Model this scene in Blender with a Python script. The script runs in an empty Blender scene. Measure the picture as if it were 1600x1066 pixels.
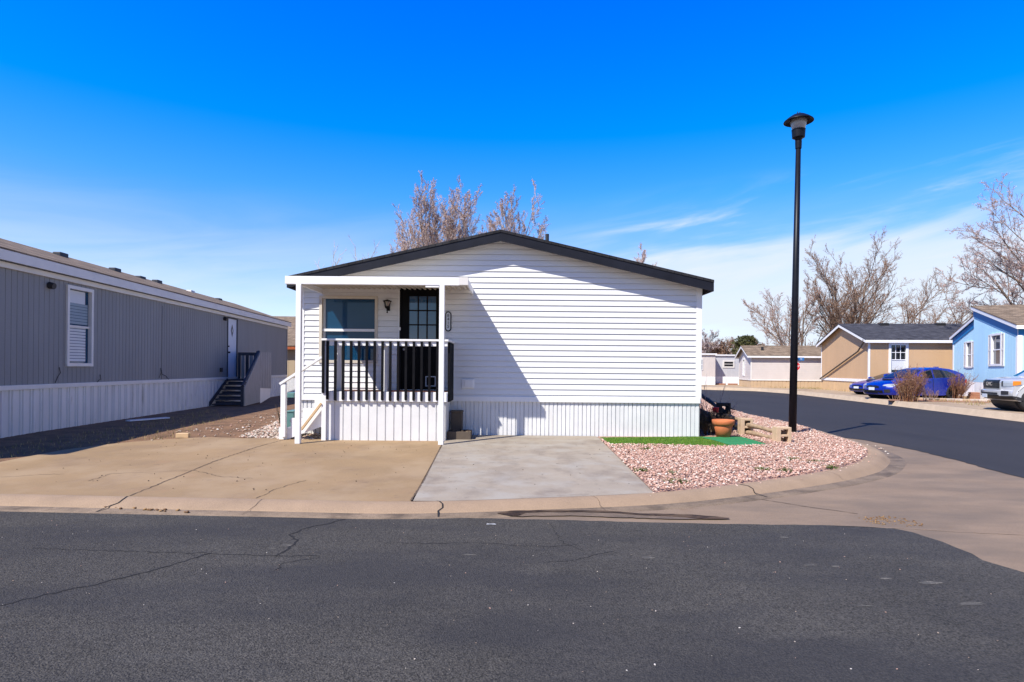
import bpy, bmesh, math, random
import numpy as np
from mathutils import Vector, Matrix
R = math.radians
PI = math.pi
random.seed(7)
rng = np.random.default_rng(11)
SC = bpy.context.scene
COL = SC.collection

# ------------------------------------------------------------------ camera
F, CX, CY, ROLL, HC = 933.0, 800.0, 575.6, R(0.5), 1.33
cd = bpy.data.cameras.new('camera'); cam = bpy.data.objects.new('camera', cd); COL.objects.link(cam)
cd.sensor_width = 36; cd.lens = F / 1600 * 36; cd.shift_y = (CY - 533) / 1600
cd.clip_start = 0.05; cd.clip_end = 3000
cam.location = (0, 0, HC)
cam.rotation_euler = (Matrix.Rotation(R(90), 3, 'X') @ Matrix.Rotation(ROLL, 3, 'Z')).to_euler()
SC.camera = cam

def P(px, py, Y):
    """world point seen at photo pixel (px,py) at depth Y"""
    u, v = (px - CX) / F, (CY - py) / F
    return Vector(((u * math.cos(ROLL) - v * math.sin(ROLL)) * Y, Y, HC + (u * math.sin(ROLL) + v * math.cos(ROLL)) * Y))
def yard_h(Y):
    return min(0.0, 0.013 * (Y - 11.8))
def G(px, py, z=None):
    """ground point at photo pixel; z None = the yard's own slope"""
    d = P(px, py, 1.0) - Vector((0, 0, HC))
    zz = 0.0 if z is None else z
    for _ in range(8):
        Y = (zz - HC) / d.z
        if z is None: zz = yard_h(Y)
    return Vector((d.x * Y, Y, zz))

# ------------------------------------------------------------------ light
EL, AZ = R(50), R(45.5)
sdir = Vector((-math.sin(AZ) * math.cos(EL), -math.cos(AZ) * math.cos(EL), math.sin(EL)))
sd = bpy.data.lights.new('sun', 'SUN'); sun = bpy.data.objects.new('sun', sd); COL.objects.link(sun)
sd.energy = 5.0; sd.angle = R(0.5); sd.color = (1.0, 0.945, 0.85)
sun.location = (-20, -20, 30)
sun.rotation_euler = sdir.to_track_quat('Z', 'Y').to_euler()

SC.view_settings.view_transform = 'Standard'; SC.view_settings.look = 'None'
SC.view_settings.gamma = 1; SC.view_settings.exposure = 0.5

W = bpy.data.worlds.new('World'); SC.world = W; W.use_nodes = True
nt = W.node_tree; nt.nodes.clear()
def N(t, **kw):
    n = nt.nodes.new(t)
    for k, v in kw.items(): setattr(n, k, v)
    return n
def M_(op, a, b=None, c=None):
    n = nt.nodes.new('ShaderNodeMath'); n.operation = op
    for i, v in enumerate((a, b, c)):
        if v is None: continue
        if hasattr(v, 'is_linked') or hasattr(v, 'links'): nt.links.new(v, n.inputs[i])
        else: n.inputs[i].default_value = v
    return n.outputs[0]
sky = N('ShaderNodeTexSky', sky_type='NISHITA', sun_disc=False)
sky.sun_elevation = EL; sky.sun_rotation = R(180) + AZ; sky.altitude = 1600; sky.air_density = 1.0; sky.dust_density = 0.6; sky.ozone_density = 2.5
tc = N('ShaderNodeTexCoord'); sep = N('ShaderNodeSeparateXYZ'); nt.links.new(tc.outputs['Generated'], sep.inputs[0])
X_, Y_, Z_ = sep.outputs
# deep polarised blue overhead
ramp = N('ShaderNodeValToRGB')
nt.links.new(Z_, ramp.inputs[0])
cr = ramp.color_ramp
cr.elements[0].position = 0.0; cr.elements[0].color = (0.62, 0.62, 0.66, 1)
cr.elements[1].position = 1.0; cr.elements[1].color = (0.0, 0.36, 1.0, 1)
for p, c in ((0.10, (0.60, 0.585, 0.64)), (0.19, (0.40, 0.545, 0.72)), (0.27, (0.16, 0.54, 0.88)), (0.36, (0.0, 0.50, 1.0)), (0.52, (0.0, 0.42, 1.25))):
    e = cr.elements.new(p); e.color = (*c, 1)
mul = N('ShaderNodeMix', data_type='RGBA', blend_type='MULTIPLY'); mul.inputs[0].default_value = 1
nt.links.new(sky.outputs[0], mul.inputs[6]); nt.links.new(ramp.outputs[0], mul.inputs[7])
# the half of the sky away from the sun is the deep bright one
vm = N('ShaderNodeVectorMath', operation='SCALE'); nt.links.new(mul.outputs[2], vm.inputs[0])
fr = nt.nodes.new('ShaderNodeMapRange'); fr.interpolation_type = 'SMOOTHSTEP'; nt.links.new(Y_, fr.inputs[0])
fr.inputs[1].default_value = -0.35; fr.inputs[2].default_value = 0.45; fr.inputs[3].default_value = 0.72; fr.inputs[4].default_value = 1.45
nt.links.new(fr.outputs[0], vm.inputs['Scale'])
# thin high clouds, low on the right
hyp = M_('MAXIMUM', M_('SQRT', M_('ADD', M_('MULTIPLY', X_, X_), M_('MULTIPLY', Y_, Y_))), 0.05)
elev = M_('DIVIDE', Z_, hyp); side = M_('DIVIDE', X_, hyp)
comb = N('ShaderNodeCombineXYZ')
nt.links.new(M_('MULTIPLY', side, 2.2), comb.inputs[0]); nt.links.new(M_('MULTIPLY', Y_, 1.2), comb.inputs[1])
nt.links.new(M_('SUBTRACT', M_('MULTIPLY', elev, 13.0), M_('MULTIPLY', side, 2.2)), comb.inputs[2])
nz = N('ShaderNodeTexNoise'); nz.inputs['Scale'].default_value = 1.5; nz.inputs['Detail'].default_value = 7; nz.inputs['Roughness'].default_value = 0.55; nz.inputs['Distortion'].default_value = 0.5
nt.links.new(comb.outputs[0], nz.inputs['Vector'])
def sstep(v, a, b, lo=0.0, hi=1.0):
    n = nt.nodes.new('ShaderNodeMapRange'); n.interpolation_type = 'SMOOTHSTEP'
    nt.links.new(v, n.inputs[0]); n.inputs[1].default_value = a; n.inputs[2].default_value = b
    n.inputs[3].default_value = lo; n.inputs[4].default_value = hi
    return n.outputs[0]
edge = M_('ADD', M_('MULTIPLY', side, 0.065), 0.195)                       # upper edge of the cloud bank rises to the right
below = M_('SUBTRACT', edge, elev)
bank = M_('MULTIPLY', sstep(M_('ADD', below, M_('MULTIPLY', M_('SUBTRACT', nz.outputs[0], 0.5), 0.15)), -0.02, 0.04), sstep(side, 0.02, 0.36))
wisp = M_('MULTIPLY', sstep(nz.outputs[0], 0.50, 0.72), M_('MULTIPLY', sstep(side, 0.05, 0.3), sstep(below, -0.10, 0.0)))
wl = M_('MULTIPLY', sstep(nz.outputs[0], 0.25, 0.75), M_('MULTIPLY', sstep(elev, 0.05, 0.30, 1.0, 0.0), 0.6))
cm = M_('MINIMUM', M_('ADD', M_('ADD', M_('MULTIPLY', bank, 0.74), M_('MULTIPLY', wisp, 0.5)), wl), 0.92)
cmix = N('ShaderNodeMix', data_type='RGBA'); nt.links.new(cm, cmix.inputs[0]); nt.links.new(vm.outputs[0], cmix.inputs[6])
cmix.inputs[7].default_value = (3.9, 4.3, 4.9, 1)
bg = N('ShaderNodeBackground'); bg.inputs[1].default_value = 0.15
nt.links.new(cmix.outputs[2], bg.inputs[0])
wo = N('ShaderNodeOutputWorld'); nt.links.new(bg.outputs[0], wo.inputs[0])

# ------------------------------------------------------------------ materials
def mat(name, col, rough=0.7, var=0.12, scale=6.0, bump=0.0, bscale=60.0, metal=0.0, spec=0.5, col2=None, fine=0.0, fscale=150.0, stretch=None, coat=0.0):
    m = bpy.data.materials.new(name); m.use_nodes = True
    t = m.node_tree; b = t.nodes['Principled BSDF']
    b.inputs['Roughness'].default_value = rough; b.inputs['Metallic'].default_value = metal
    b.inputs['Specular IOR Level'].default_value = spec; b.inputs['Coat Weight'].default_value = coat
    tcn = t.nodes.new('ShaderNodeTexCoord'); vec = tcn.outputs['Object']
    if stretch:
        mp = t.nodes.new('ShaderNodeMapping'); mp.inputs['Scale'].default_value = stretch
        t.links.new(vec, mp.inputs[0]); vec = mp.outputs[0]
    n1 = t.nodes.new('ShaderNodeTexNoise'); n1.inputs['Scale'].default_value = scale; n1.inputs['Detail'].default_value = 6; n1.inputs['Roughness'].default_value = 0.6
    t.links.new(vec, n1.inputs['Vector'])
    rp = t.nodes.new('ShaderNodeValToRGB'); t.links.new(n1.outputs[0], rp.inputs[0])
    a = tuple(c * (1 - var) for c in col); c2 = col2 or tuple(min(1, c * (1 + var)) for c in col)
    rp.color_ramp.elements[0].position = 0.32; rp.color_ramp.elements[1].position = 0.68
    rp.color_ramp.elements[0].color = (*a, 1); rp.color_ramp.elements[1].color = (*c2, 1)
    out = rp.outputs[0]
    if fine > 0:
        n2 = t.nodes.new('ShaderNodeTexNoise'); n2.inputs['Scale'].default_value = fscale; n2.inputs['Detail'].default_value = 3
        t.links.new(tcn.outputs['Object'], n2.inputs['Vector'])
        mr = t.nodes.new('ShaderNodeMapRange'); mr.inputs[1].default_value = 0.3; mr.inputs[2].default_value = 0.7
        mr.inputs[3].default_value = 1 - fine; mr.inputs[4].default_value = 1 + fine
        t.links.new(n2.outputs[0], mr.inputs[0])
        mx = t.nodes.new('ShaderNodeMix'); mx.data_type = 'RGBA'; mx.blend_type = 'MULTIPLY'; mx.inputs[0].default_value = 1
        t.links.new(out, mx.inputs[6]); t.links.new(mr.outputs[0], mx.inputs[7]); out = mx.outputs[2]
    t.links.new(out, b.inputs['Base Color'])
    if bump > 0:
        n3 = t.nodes.new('ShaderNodeTexNoise'); n3.inputs['Scale'].default_value = bscale; n3.inputs['Detail'].default_value = 4
        t.links.new(vec, n3.inputs['Vector'])
        bp = t.nodes.new('ShaderNodeBump'); bp.inputs['Strength'].default_value = bump; bp.inputs['Distance'].default_value = 0.02
        t.links.new(n3.outputs[0], bp.inputs['Height']); t.links.new(bp.outputs[0], b.inputs['Normal'])
    m['bsdf'] = 1
    return m
def stain(m, col, scale, lo, hi, amount=1.0, stretch=None, seed=0.0):
    """mix another colour into a material's base colour in irregular patches"""
    t = m.node_tree; b = t.nodes['Principled BSDF']; src = b.inputs['Base Color'].links[0].from_socket
    tcn = t.nodes.new('ShaderNodeTexCoord'); mp = t.nodes.new('ShaderNodeMapping'); t.links.new(tcn.outputs['Object'], mp.inputs[0])
    mp.inputs['Location'].default_value = (seed, seed * 1.7, 0)
    if stretch: mp.inputs['Scale'].default_value = stretch
    n = t.nodes.new('ShaderNodeTexNoise'); n.inputs['Scale'].default_value = scale; n.inputs['Detail'].default_value = 7; n.inputs['Roughness'].default_value = 0.62
    t.links.new(mp.outputs[0], n.inputs['Vector'])
    mr = t.nodes.new('ShaderNodeMapRange'); mr.inputs[1].default_value = lo; mr.inputs[2].default_value = hi; mr.inputs[4].default_value = amount
    t.links.new(n.outputs[0], mr.inputs[0])
    mx = t.nodes.new('ShaderNodeMix'); mx.data_type = 'RGBA'; t.links.new(mr.outputs[0], mx.inputs[0])
    t.links.new(src, mx.inputs[6]); mx.inputs[7].default_value = (*col, 1)
    t.links.new(mx.outputs[2], b.inputs['Base Color'])
    return m
def shingle(name, c1, c2, rough=0.9):
    m = bpy.data.materials.new(name); m.use_nodes = True
    t = m.node_tree; b = t.nodes['Principled BSDF']; b.inputs['Roughness'].default_value = rough; b.inputs['Specular IOR Level'].default_value = 0.2
    tcn = t.nodes.new('ShaderNodeTexCoord'); mp = t.nodes.new('ShaderNodeMapping'); mp.inputs['Rotation'].default_value = (0, 0, R(90))
    t.links.new(tcn.outputs['Object'], mp.inputs[0])
    br = t.nodes.new('ShaderNodeTexBrick'); br.inputs['Scale'].default_value = 1.0; br.inputs['Brick Width'].default_value = 0.3; br.inputs['Row Height'].default_value = 0.14
    br.inputs['Mortar Size'].default_value = 0.006; br.inputs['Color1'].default_value = (*c1, 1); br.inputs['Color2'].default_value = (*c2, 1)
    br.inputs['Mortar'].default_value = (*(c * .45 for c in c1), 1)
    t.links.new(mp.outputs[0], br.inputs['Vector'])
    n = t.nodes.new('ShaderNodeTexNoise'); n.inputs['Scale'].default_value = 3; n.inputs['Detail'].default_value = 8; t.links.new(tcn.outputs['Object'], n.inputs['Vector'])
    mr = t.nodes.new('ShaderNodeMapRange'); mr.inputs[1].default_value = .3; mr.inputs[2].default_value = .7; mr.inputs[3].default_value = .7; mr.inputs[4].default_value = 1.3
    t.links.new(n.outputs[0], mr.inputs[0])
    mx = t.nodes.new('ShaderNodeMix'); mx.data_type = 'RGBA'; mx.blend_type = 'MULTIPLY'; mx.inputs[0].default_value = 1
    t.links.new(br.outputs[0], mx.inputs[6]); t.links.new(mr.outputs[0], mx.inputs[7]); t.links.new(mx.outputs[2], b.inputs['Base Color'])
    return m
def islandmat(name, cols, rough=0.85):
    m = bpy.data.materials.new(name); m.use_nodes = True
    t = m.node_tree; b = t.nodes['Principled BSDF']; b.inputs['Roughness'].default_value = rough; b.inputs['Specular IOR Level'].default_value = 0.3
    g = t.nodes.new('ShaderNodeNewGeometry'); rp = t.nodes.new('ShaderNodeValToRGB'); rp.color_ramp.interpolation = 'CONSTANT'
    t.links.new(g.outputs['Random Per Island'], rp.inputs[0])
    while len(rp.color_ramp.elements) < len(cols): rp.color_ramp.elements.new(0.5)
    for i, c in enumerate(cols):
        rp.color_ramp.elements[i].position = i / len(cols); rp.color_ramp.elements[i].color = (*c, 1)
    t.links.new(rp.outputs[0], b.inputs['Base Color'])
    return m

M = {}
M['white'] = mat('white_vinyl', (.82, .82, .83), .45, .03, 3)
M['siding'] = mat('white_siding', (.77, .77, .77), .5, .025, 1.2, stretch=(1, 1, 4))
M['skirt'] = stain(mat('white_skirting', (.72, .72, .72), .5, .06, 2.5), (.52, .38, .22), 1.6, .60, .80, .5, (2, 2, .3), 3)
M['offwhite'] = mat('offwhite_trim', (.60, .54, .45), .5, .04, 4)  # cream off-white of the porch window trim and patio roof panel
M['black'] = mat('black_paint', (.008, .008, .010), .5, .2, 4, spec=.15)
M['railblack'] = mat('black_baluster_paint', (.006, .006, .008), .55, .25, 8, spec=.12)
M['fascia'] = mat('black_fascia_metal', (.011, .012, .019), .5, .3, 2.5, spec=.25)
M['shblack'] = shingle('black_shingle', (.02, .02, .024), (.035, .035, .04))
M['shbrown'] = shingle('brown_shingle', (.17, .125, .085), (.24, .18, .125))
M['shgrey'] = shingle('charcoal_shingle', (.042, .042, .05), (.065, .065, .075))
M['greysiding'] = mat('grey_panel_siding', (.245, .245, .245), .7, .07, 1.5, fine=.05, fscale=40, stretch=(1, 1, .2))
M['greyskirt'] = stain(mat('grey_metal_skirting', (.66, .655, .66), .45, .07, 1.8, stretch=(1, 1, .5)), (.16, .13, .10), 2.2, .60, .78, .55, (1, 3, .5), 9)
M['eavewhite'] = mat('dirty_white_trim', (.72, .69, .65), .55, .06, 2)
M['asphalt'] = mat('worn_asphalt', (.064, .058, .050), .85, .16, 0.9, bump=.9, bscale=110, spec=.3, fine=.75, fscale=95)
stain(M['asphalt'], (.075, .072, .068), 3.5, .58, .82, .55, (.45, 1.6, 1), 4)
stain(M['asphalt'], (.12, .115, .105), 130, .60, .72, .6, None, 2); stain(M['asphalt'], (.031, .030, .033), .8, .46, .62, .6, (.5, 1.3, 1), 12)
M['asphalt2'] = mat('fresh_asphalt', (.0275, .0250, .0245), .8, .16, .6, bump=.25, bscale=150, spec=.35, fine=.28, fscale=160, stretch=(1, .35, 1))
M['drive'] = mat('tan_concrete', (.272, .180, .092), .88, .10, .9, bump=.12, bscale=120, fine=.12, fscale=160)
stain(M['drive'], (.190, .125, .080), 1.1, .50, .68, .45, None, 5); stain(M['drive'], (.30, .175, .09), 2.2, .58, .70, .4, None, 8); stain(M['drive'], (.35, .25, .15), .7, .46, .64, .6, (1.4, 1, 1), 1); stain(M['drive'], (.15, .10, .065), 5, .62, .72, .45, None, 21)
M['slab'] = mat('grey_concrete', (.30, .252, .195), .85, .07, 1.5, bump=.12, bscale=120, fine=.1, fscale=140)
stain(M['slab'], (.165, .130, .105), 1.3, .47, .66, .6, (1.5, 1, 1), 2); stain(M['slab'], (.34, .315, .275), 2.1, .47, .64, .6, None, 6); stain(M['slab'], (.15, .12, .10), 4.5, .58, .68, .4, None, 15)
M['curb'] = mat('curb_concrete', (.300, .208, .132), .88, .10, 2.5, bump=.25, bscale=70, fine=.16, fscale=120)
M['farkerb'] = mat('far_kerb_concrete', (.40, .31, .22), .88, .10, 2.5, fine=.1, fscale=40)
M['pan'] = mat('gutter_concrete', (.222, .156, .102), .88, .13, 1.0, bump=.15, bscale=90, fine=.15, fscale=140, stretch=(1, 1.8, 1))
stain(M['pan'], (.120, .092, .068), .8, .44, .64, .65, (.6, 1.6, 1), 7); stain(M['pan'], (.17, .105, .055), 2.4, .62, .74, .6, None, 3)
stain(M['asphalt2'], (.034, .031, .029), 2.2, .52, .70, .6, (1, .4, 1), 17)
M['dirt'] = mat('brown_dirt', (.165, .090, .046), .95, .35, 2.5, bump=.9, bscale=30, fine=.35, fscale=60)
M['farlot'] = mat('dry_lot_dirt', (.34, .25, .165), .95, .22, .8, bump=.5, bscale=30, fine=.25, fscale=20)
M['gravelbed'] = mat('pink_gravel_bed', (.42, .26, .20), .95, .25, 12, bump=.9, bscale=60, fine=.4, fscale=90)
M['gravel'] = islandmat('pink_gravel', [(.52, .31, .24), (.60, .40, .32), (.54, .33, .26), (.64, .49, .41), (.47, .27, .21), (.60, .41, .33), (.72, .63, .55), (.53, .32, .25), (.34, .21, .17), (.57, .36, .29)])
M['stonepale'] = islandmat('pale_stones', [(.42, .33, .26), (.55, .47, .40), (.30, .22, .17), (.45, .28, .22), (.62, .56, .50)])
M['turf'] = mat('green_turf', (.06, .17, .008), .9, .35, 5, bump=.7, bscale=200, fine=.4, fscale=120, col2=(.12, .22, .015))
M['matgreen'] = mat('emerald_mat', (.018, .20, .065), .85, .12, 6, bump=.4, bscale=240, fine=.2, fscale=160)
M['straw'] = mat('dry_straw', (.30, .22, .11), .9, .3, 6)
M['block'] = mat('tan_block', (.55, .40, .265), .95, .1, 8, bump=.2, bscale=90, fine=.2, fscale=100)
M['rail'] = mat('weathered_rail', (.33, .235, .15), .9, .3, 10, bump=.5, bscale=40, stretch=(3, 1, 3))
M['darkfence'] = mat('near_black_fence', (.012, .010, .010), .8, .3, 10)  # near-black colour for the rear fence block and rails
M['terracotta'] = mat('terracotta', (.50, .145, .05), .8, .12, 6, bump=.15, fine=.08, fscale=60)
stain(M['terracotta'], (.55, .34, .22), 5, .55, .75, .5)
M['lampblack'] = mat('lamp_black', (.007, .008, .013), .42, .2, 12, spec=.22)
M['bluedark'] = mat('slate_stair_paint', (.028, .034, .05), .6, .15, 8)
M['greyboard'] = mat('grey_fence_board', (.30, .29, .28), .85, .15, 4, stretch=(5, 5, .6))
M['teal'] = mat('teal_box', (.10, .22, .21), .5, .08, 5)
M['rust'] = mat('rusty_red', (.42, .10, .03), .8, .2, 9)
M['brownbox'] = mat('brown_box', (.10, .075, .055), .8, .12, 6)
M['palewood'] = mat('pale_lumber', (.60, .42, .24), .8, .08, 8, stretch=(1, 1, 6))
M['door'] = mat('black_door', (.004, .004, .005), .5, .1, 5, spec=.1)
M['deck'] = mat('redbrown_deck', (.16, .065, .04), .8, .15, 10)
M['doorwhite'] = mat('pale_door', (.60, .64, .72), .45, .04, 3)
M['grille'] = mat('dark_grille', (.010, .010, .012), .35, .1, 5)
M['chrome'] = mat('chrome', (.75, .76, .78), .12, .02, 3, metal=1)
M['silver'] = mat('silver_paint', (.58, .585, .60), .3, .04, 2, metal=.35, coat=.8)
M['bluecar'] = mat('blue_paint', (.0, .018, .30), .3, .06, 2, metal=.1, coat=.7)
M['tyre'] = mat('tyre_rubber', (.018, .018, .02), .85, .15, 20)
M['rim'] = mat('alloy_rim', (.55, .56, .58), .3, .05, 5, metal=.8)
M['darkrim'] = mat('dark_rim', (.03, .03, .035), .35, .05, 5, metal=.4)
M['plastic'] = mat('black_plastic', (.02, .02, .023), .6, .1, 8)
M['amber'] = mat('amber_lens', (.75, .22, .015), .2, .05, 5)
M['lens'] = mat('clear_lens', (.34, .38, .42), .08, .05, 12, spec=.8)
M['plate'] = mat('plate_white', (.62, .66, .72), .4, .1, 40)
M['bark'] = mat('grey_bark', (.20, .15, .115), .9, .3, 6, bump=.5, bscale=25)
M['twigred'] = islandmat('red_twig', [(.44, .32, .26), (.55, .45, .40), (.36, .26, .22), (.66, .58, .55), (.52, .44, .41)])
M['twigmauve'] = islandmat('mauve_twig', [(.28, .21, .20), (.36, .28, .27), (.22, .16, .15), (.44, .37, .36)])
M['bud'] = islandmat('red_bud', [(.48, .28, .20), (.44, .28, .25), (.55, .38, .30), (.50, .40, .40)])
M['twigtan'] = islandmat('tan_twig', [(.25, .145, .095), (.32, .20, .135), (.19, .115, .08), (.38, .27, .20)])
M['twigwhite'] = islandmat('white_twig', [(.50, .45, .42), (.58, .53, .50), (.40, .35, .33)])
M['barkwhite'] = mat('white_bark', (.50, .46, .42), .9, .2, 8)
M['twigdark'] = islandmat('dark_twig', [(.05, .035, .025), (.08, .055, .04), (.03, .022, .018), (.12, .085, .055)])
M['shrub'] = islandmat('russet_twig', [(.24, .10, .05), (.31, .15, .075), (.17, .075, .045), (.38, .24, .13), (.26, .14, .12)])
M['ever'] = islandmat('olive_needles', [(.07, .075, .025), (.10, .10, .035), (.05, .055, .02)])
M['weed'] = islandmat('weed_green', [(.05, .10, .015), (.08, .12, .02), (.12, .11, .04)])
M['stopred'] = mat('sign_red', (.62, .012, .015), .5, .04, 4)
M['signblue'] = mat('sign_blue', (.03, .16, .42), .5, .05, 4)
M['signwhite'] = mat('sign_white', (.80, .80, .80), .5, .03, 4)
M['steel'] = mat('galvanised_steel', (.35, .36, .37), .5, .1, 10, metal=.5)
M['lilac'] = mat('lilac_grey_siding', (.60, .54, .51), .7, .05, 1.5)
M['lilac2'] = mat('cool_grey_siding', (.52, .52, .55), .7, .05, 1.5)
M['beige'] = mat('beige_skirting', (.50, .36, .225), .7, .06, 2)
M['tan'] = mat('tan_siding', (.55, .355, .20), .7, .05, 1.2, stretch=(1, 1, .2))
M['tanskirt'] = mat('tan_skirting', (.56, .38, .21), .7, .06, 2)
M['sky'] = mat('light_blue_siding', (.46, .74, .88), .6, .05, 1.2, stretch=(1, 1, .2))
M['skydark'] = mat('deep_blue_trim', (.0, .17, .42), .55, .05, 3)
M['cream'] = mat('cream_siding', (.50, .39, .26), .7, .05, 1.2)
M['blindblue'] = mat('blue_grey_blind', (.24, .31, .36), .5, .05, 4)
M['curtain'] = mat('white_blind', (.62, .63, .64), .6, .04, 4)
M['crack'] = mat('crack_dark', (.012, .011, .011), .95, .2, 20)
M['joint'] = mat('joint_dark', (.10, .068, .045), .95, .3, 20)
M['mud'] = stain(mat('wet_mud', (.030, .018, .011), .7, .3, 6, fine=.4, fscale=60, spec=.2), (.11, .07, .04), 4, .5, .6, .8, (1, 3, 1))
M['brick'] = mat('brick_red', (.36, .17, .10), .9, .15, 8)
M['leaf'] = islandmat('fallen_leaves', [(.22, .12, .05), (.30, .18, .08), (.15, .08, .04)])
def glassmat(name, col, rough=.03, ior=1.9):
    m = mat(name, col, rough, .05, 1.0, spec=.9)
    m.node_tree.nodes['Principled BSDF'].inputs['IOR'].default_value = ior
    return m
M['glass'] = glassmat('sky_blue_window_glass', (.004, .045, .105), ior=1.33)  # blue base colour stands in for sky mirrored in the panes
M['doorglass'] = glassmat('sky_blue_door_glass', (.004, .06, .15), ior=1.6)  # bluer still: reflected sky is put into the door pane's colour
M['glassgrey'] = glassmat('door_glass', (.05, .055, .05))
M['glasscurtain'] = glassmat('curtained_glass', (.06, .08, .11), ior=1.5)
M['glassdark'] = glassmat('dark_glass', (.012, .014, .016), ior=1.5)
M['glassteal'] = glassmat('tinted_windscreen', (.02, .10, .11), ior=1.6)
M['lampglass'] = glassmat('frosted_lamp_glass', (.30, .30, .32), rough=.25, ior=1.5)

# ------------------------------------------------------------------ mesh builder
class MB:
    def __init__(s): s.v = []; s.f = []
    def face(s, pts):
        i = len(s.v); s.v.extend([tuple(p) for p in pts]); s.f.append(tuple(range(i, i + len(pts))))
    def hexa(s, c):
        i = len(s.v); s.v.extend([tuple(p) for p in c])
        for q in ((0, 3, 2, 1), (4, 5, 6, 7), (0, 1, 5, 4), (1, 2, 6, 5), (2, 3, 7, 6), (3, 0, 4, 7)): s.f.append(tuple(i + k for k in q))
    def box(s, x0, x1, y0, y1, z0, z1):
        s.hexa([(x0, y0, z0), (x1, y0, z0), (x1, y1, z0), (x0, y1, z0), (x0, y0, z1), (x1, y0, z1), (x1, y1, z1), (x0, y1, z1)])
        return s
    def beam(s, a, b, w, h, up=(0, 0, 1)):
        a, b = Vector(a), Vector(b); d = (b - a).normalized(); r = d.cross(Vector(up)).normalized() * w / 2; u = r.cross(d).normalized() * h / 2
        s.hexa([a - r - u, a + r - u, b + r - u, b - r - u, a - r + u, a + r + u, b + r + u, b - r + u]); return s
    def tube(s, pts, rad, n=8, cap=True):
        pts = [Vector(p) for p in pts]; i0 = len(s.v)
        if not hasattr(rad, '__len__'): rad = [rad] * len(pts)
        for k, p in enumerate(pts):
            d = (pts[min(k + 1, len(pts) - 1)] - pts[max(k - 1, 0)]).normalized()
            a = Vector((0, 0, 1)) if abs(d.z) < .9 else Vector((1, 0, 0))
            u = d.cross(a).normalized(); w = d.cross(u)
            for j in range(n):
                t = 2 * PI * j / n; s.v.append(tuple(p + (u * math.cos(t) + w * math.sin(t)) * rad[k]))
        for k in range(len(pts) - 1):
            for j in range(n):
                a, b = i0 + k * n + j, i0 + k * n + (j + 1) % n; s.f.append((a, b, b + n, a + n))
        if cap:
            s.f.append(tuple(i0 + j for j in range(n))[::-1]); s.f.append(tuple(i0 + (len(pts) - 1) * n + j for j in range(n)))
        return s
    def lathe(s, prof, c=(0, 0, 0), n=24, axis='z'):
        i0 = len(s.v)
        for r, z in prof:
            for j in range(n):
                t = 2 * PI * j / n; a, b = r * math.cos(t), r * math.sin(t)
                s.v.append((c[0] + a, c[1] + b, c[2] + z) if axis == 'z' else (c[0] + a, c[1] + z, c[2] + b))
        for k in range(len(prof) - 1):
            for j in range(n):
                a, b = i0 + k * n + j, i0 + k * n + (j + 1) % n; s.f.append((a, b, b + n, a + n))
        return s
    def prism(s, poly, y0, y1):
        """poly in xz, extruded along y"""
        n = len(poly); i = len(s.v)
        s.v.extend([(x, y0, z) for x, z in poly]); s.v.extend([(x, y1, z) for x, z in poly])
        s.f.append(tuple(range(i, i + n))); s.f.append(tuple(range(i + n, i + 2 * n))[::-1])
        for k in range(n): s.f.append((i + k, i + (k + 1) % n, i + n + (k + 1) % n, i + n + k))
        return s
    def prismx(s, poly, x0, x1):
        n = len(poly); i = len(s.v)
        s.v.extend([(x0, y, z) for y, z in poly]); s.v.extend([(x1, y, z) for y, z in poly])
        s.f.append(tuple(range(i, i + n))[::-1]); s.f.append(tuple(range(i + n, i + 2 * n)))
        for k in range(n): s.f.append((i + k, i + n + k, i + n + (k + 1) % n, i + (k + 1) % n))
        return s
    def build(s, name, m, parent=None, smooth=False, fix=False, bevel=0.0, sub=0, weld=False):
        me = bpy.data.meshes.new(name); me.from_pydata(s.v, [], s.f); me.materials.append(m)
        if fix or weld:
            bm = bmesh.new(); bm.from_mesh(me)
            if weld: bmesh.ops.remove_doubles(bm, verts=bm.verts, dist=1e-5)
            bmesh.ops.recalc_face_normals(bm, faces=bm.faces); bm.to_mesh(me); bm.free()
        if smooth: me.polygons.foreach_set('use_smooth', [True] * len(me.polygons))
        me.update()
        o = bpy.data.objects.new(name, me); COL.objects.link(o)
        if parent: o.parent = parent
        if bevel: b = o.modifiers.new('bevel', 'BEVEL'); b.width = bevel; b.segments = 2; b.limit_method = 'ANGLE'
        if sub: b = o.modifiers.new('sub', 'SUBSURF'); b.levels = sub; b.render_levels = sub
        return o
def tag(o, label=None, cat=None, group=None, kind=None):
    if label: o['label'] = label
    if cat: o['category'] = cat
    if group: o['group'] = group
    if kind: o['kind'] = kind
    return o
def empty(name, loc, rz, label, cat, group=None):
    o = bpy.data.objects.new(name, None); COL.objects.link(o); o.location = loc; o.rotation_euler = (0, 0, rz); o.empty_display_size = .2
    return tag(o, label, cat, group)
def struct(o): o['kind'] = 'structure'; return o

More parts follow.
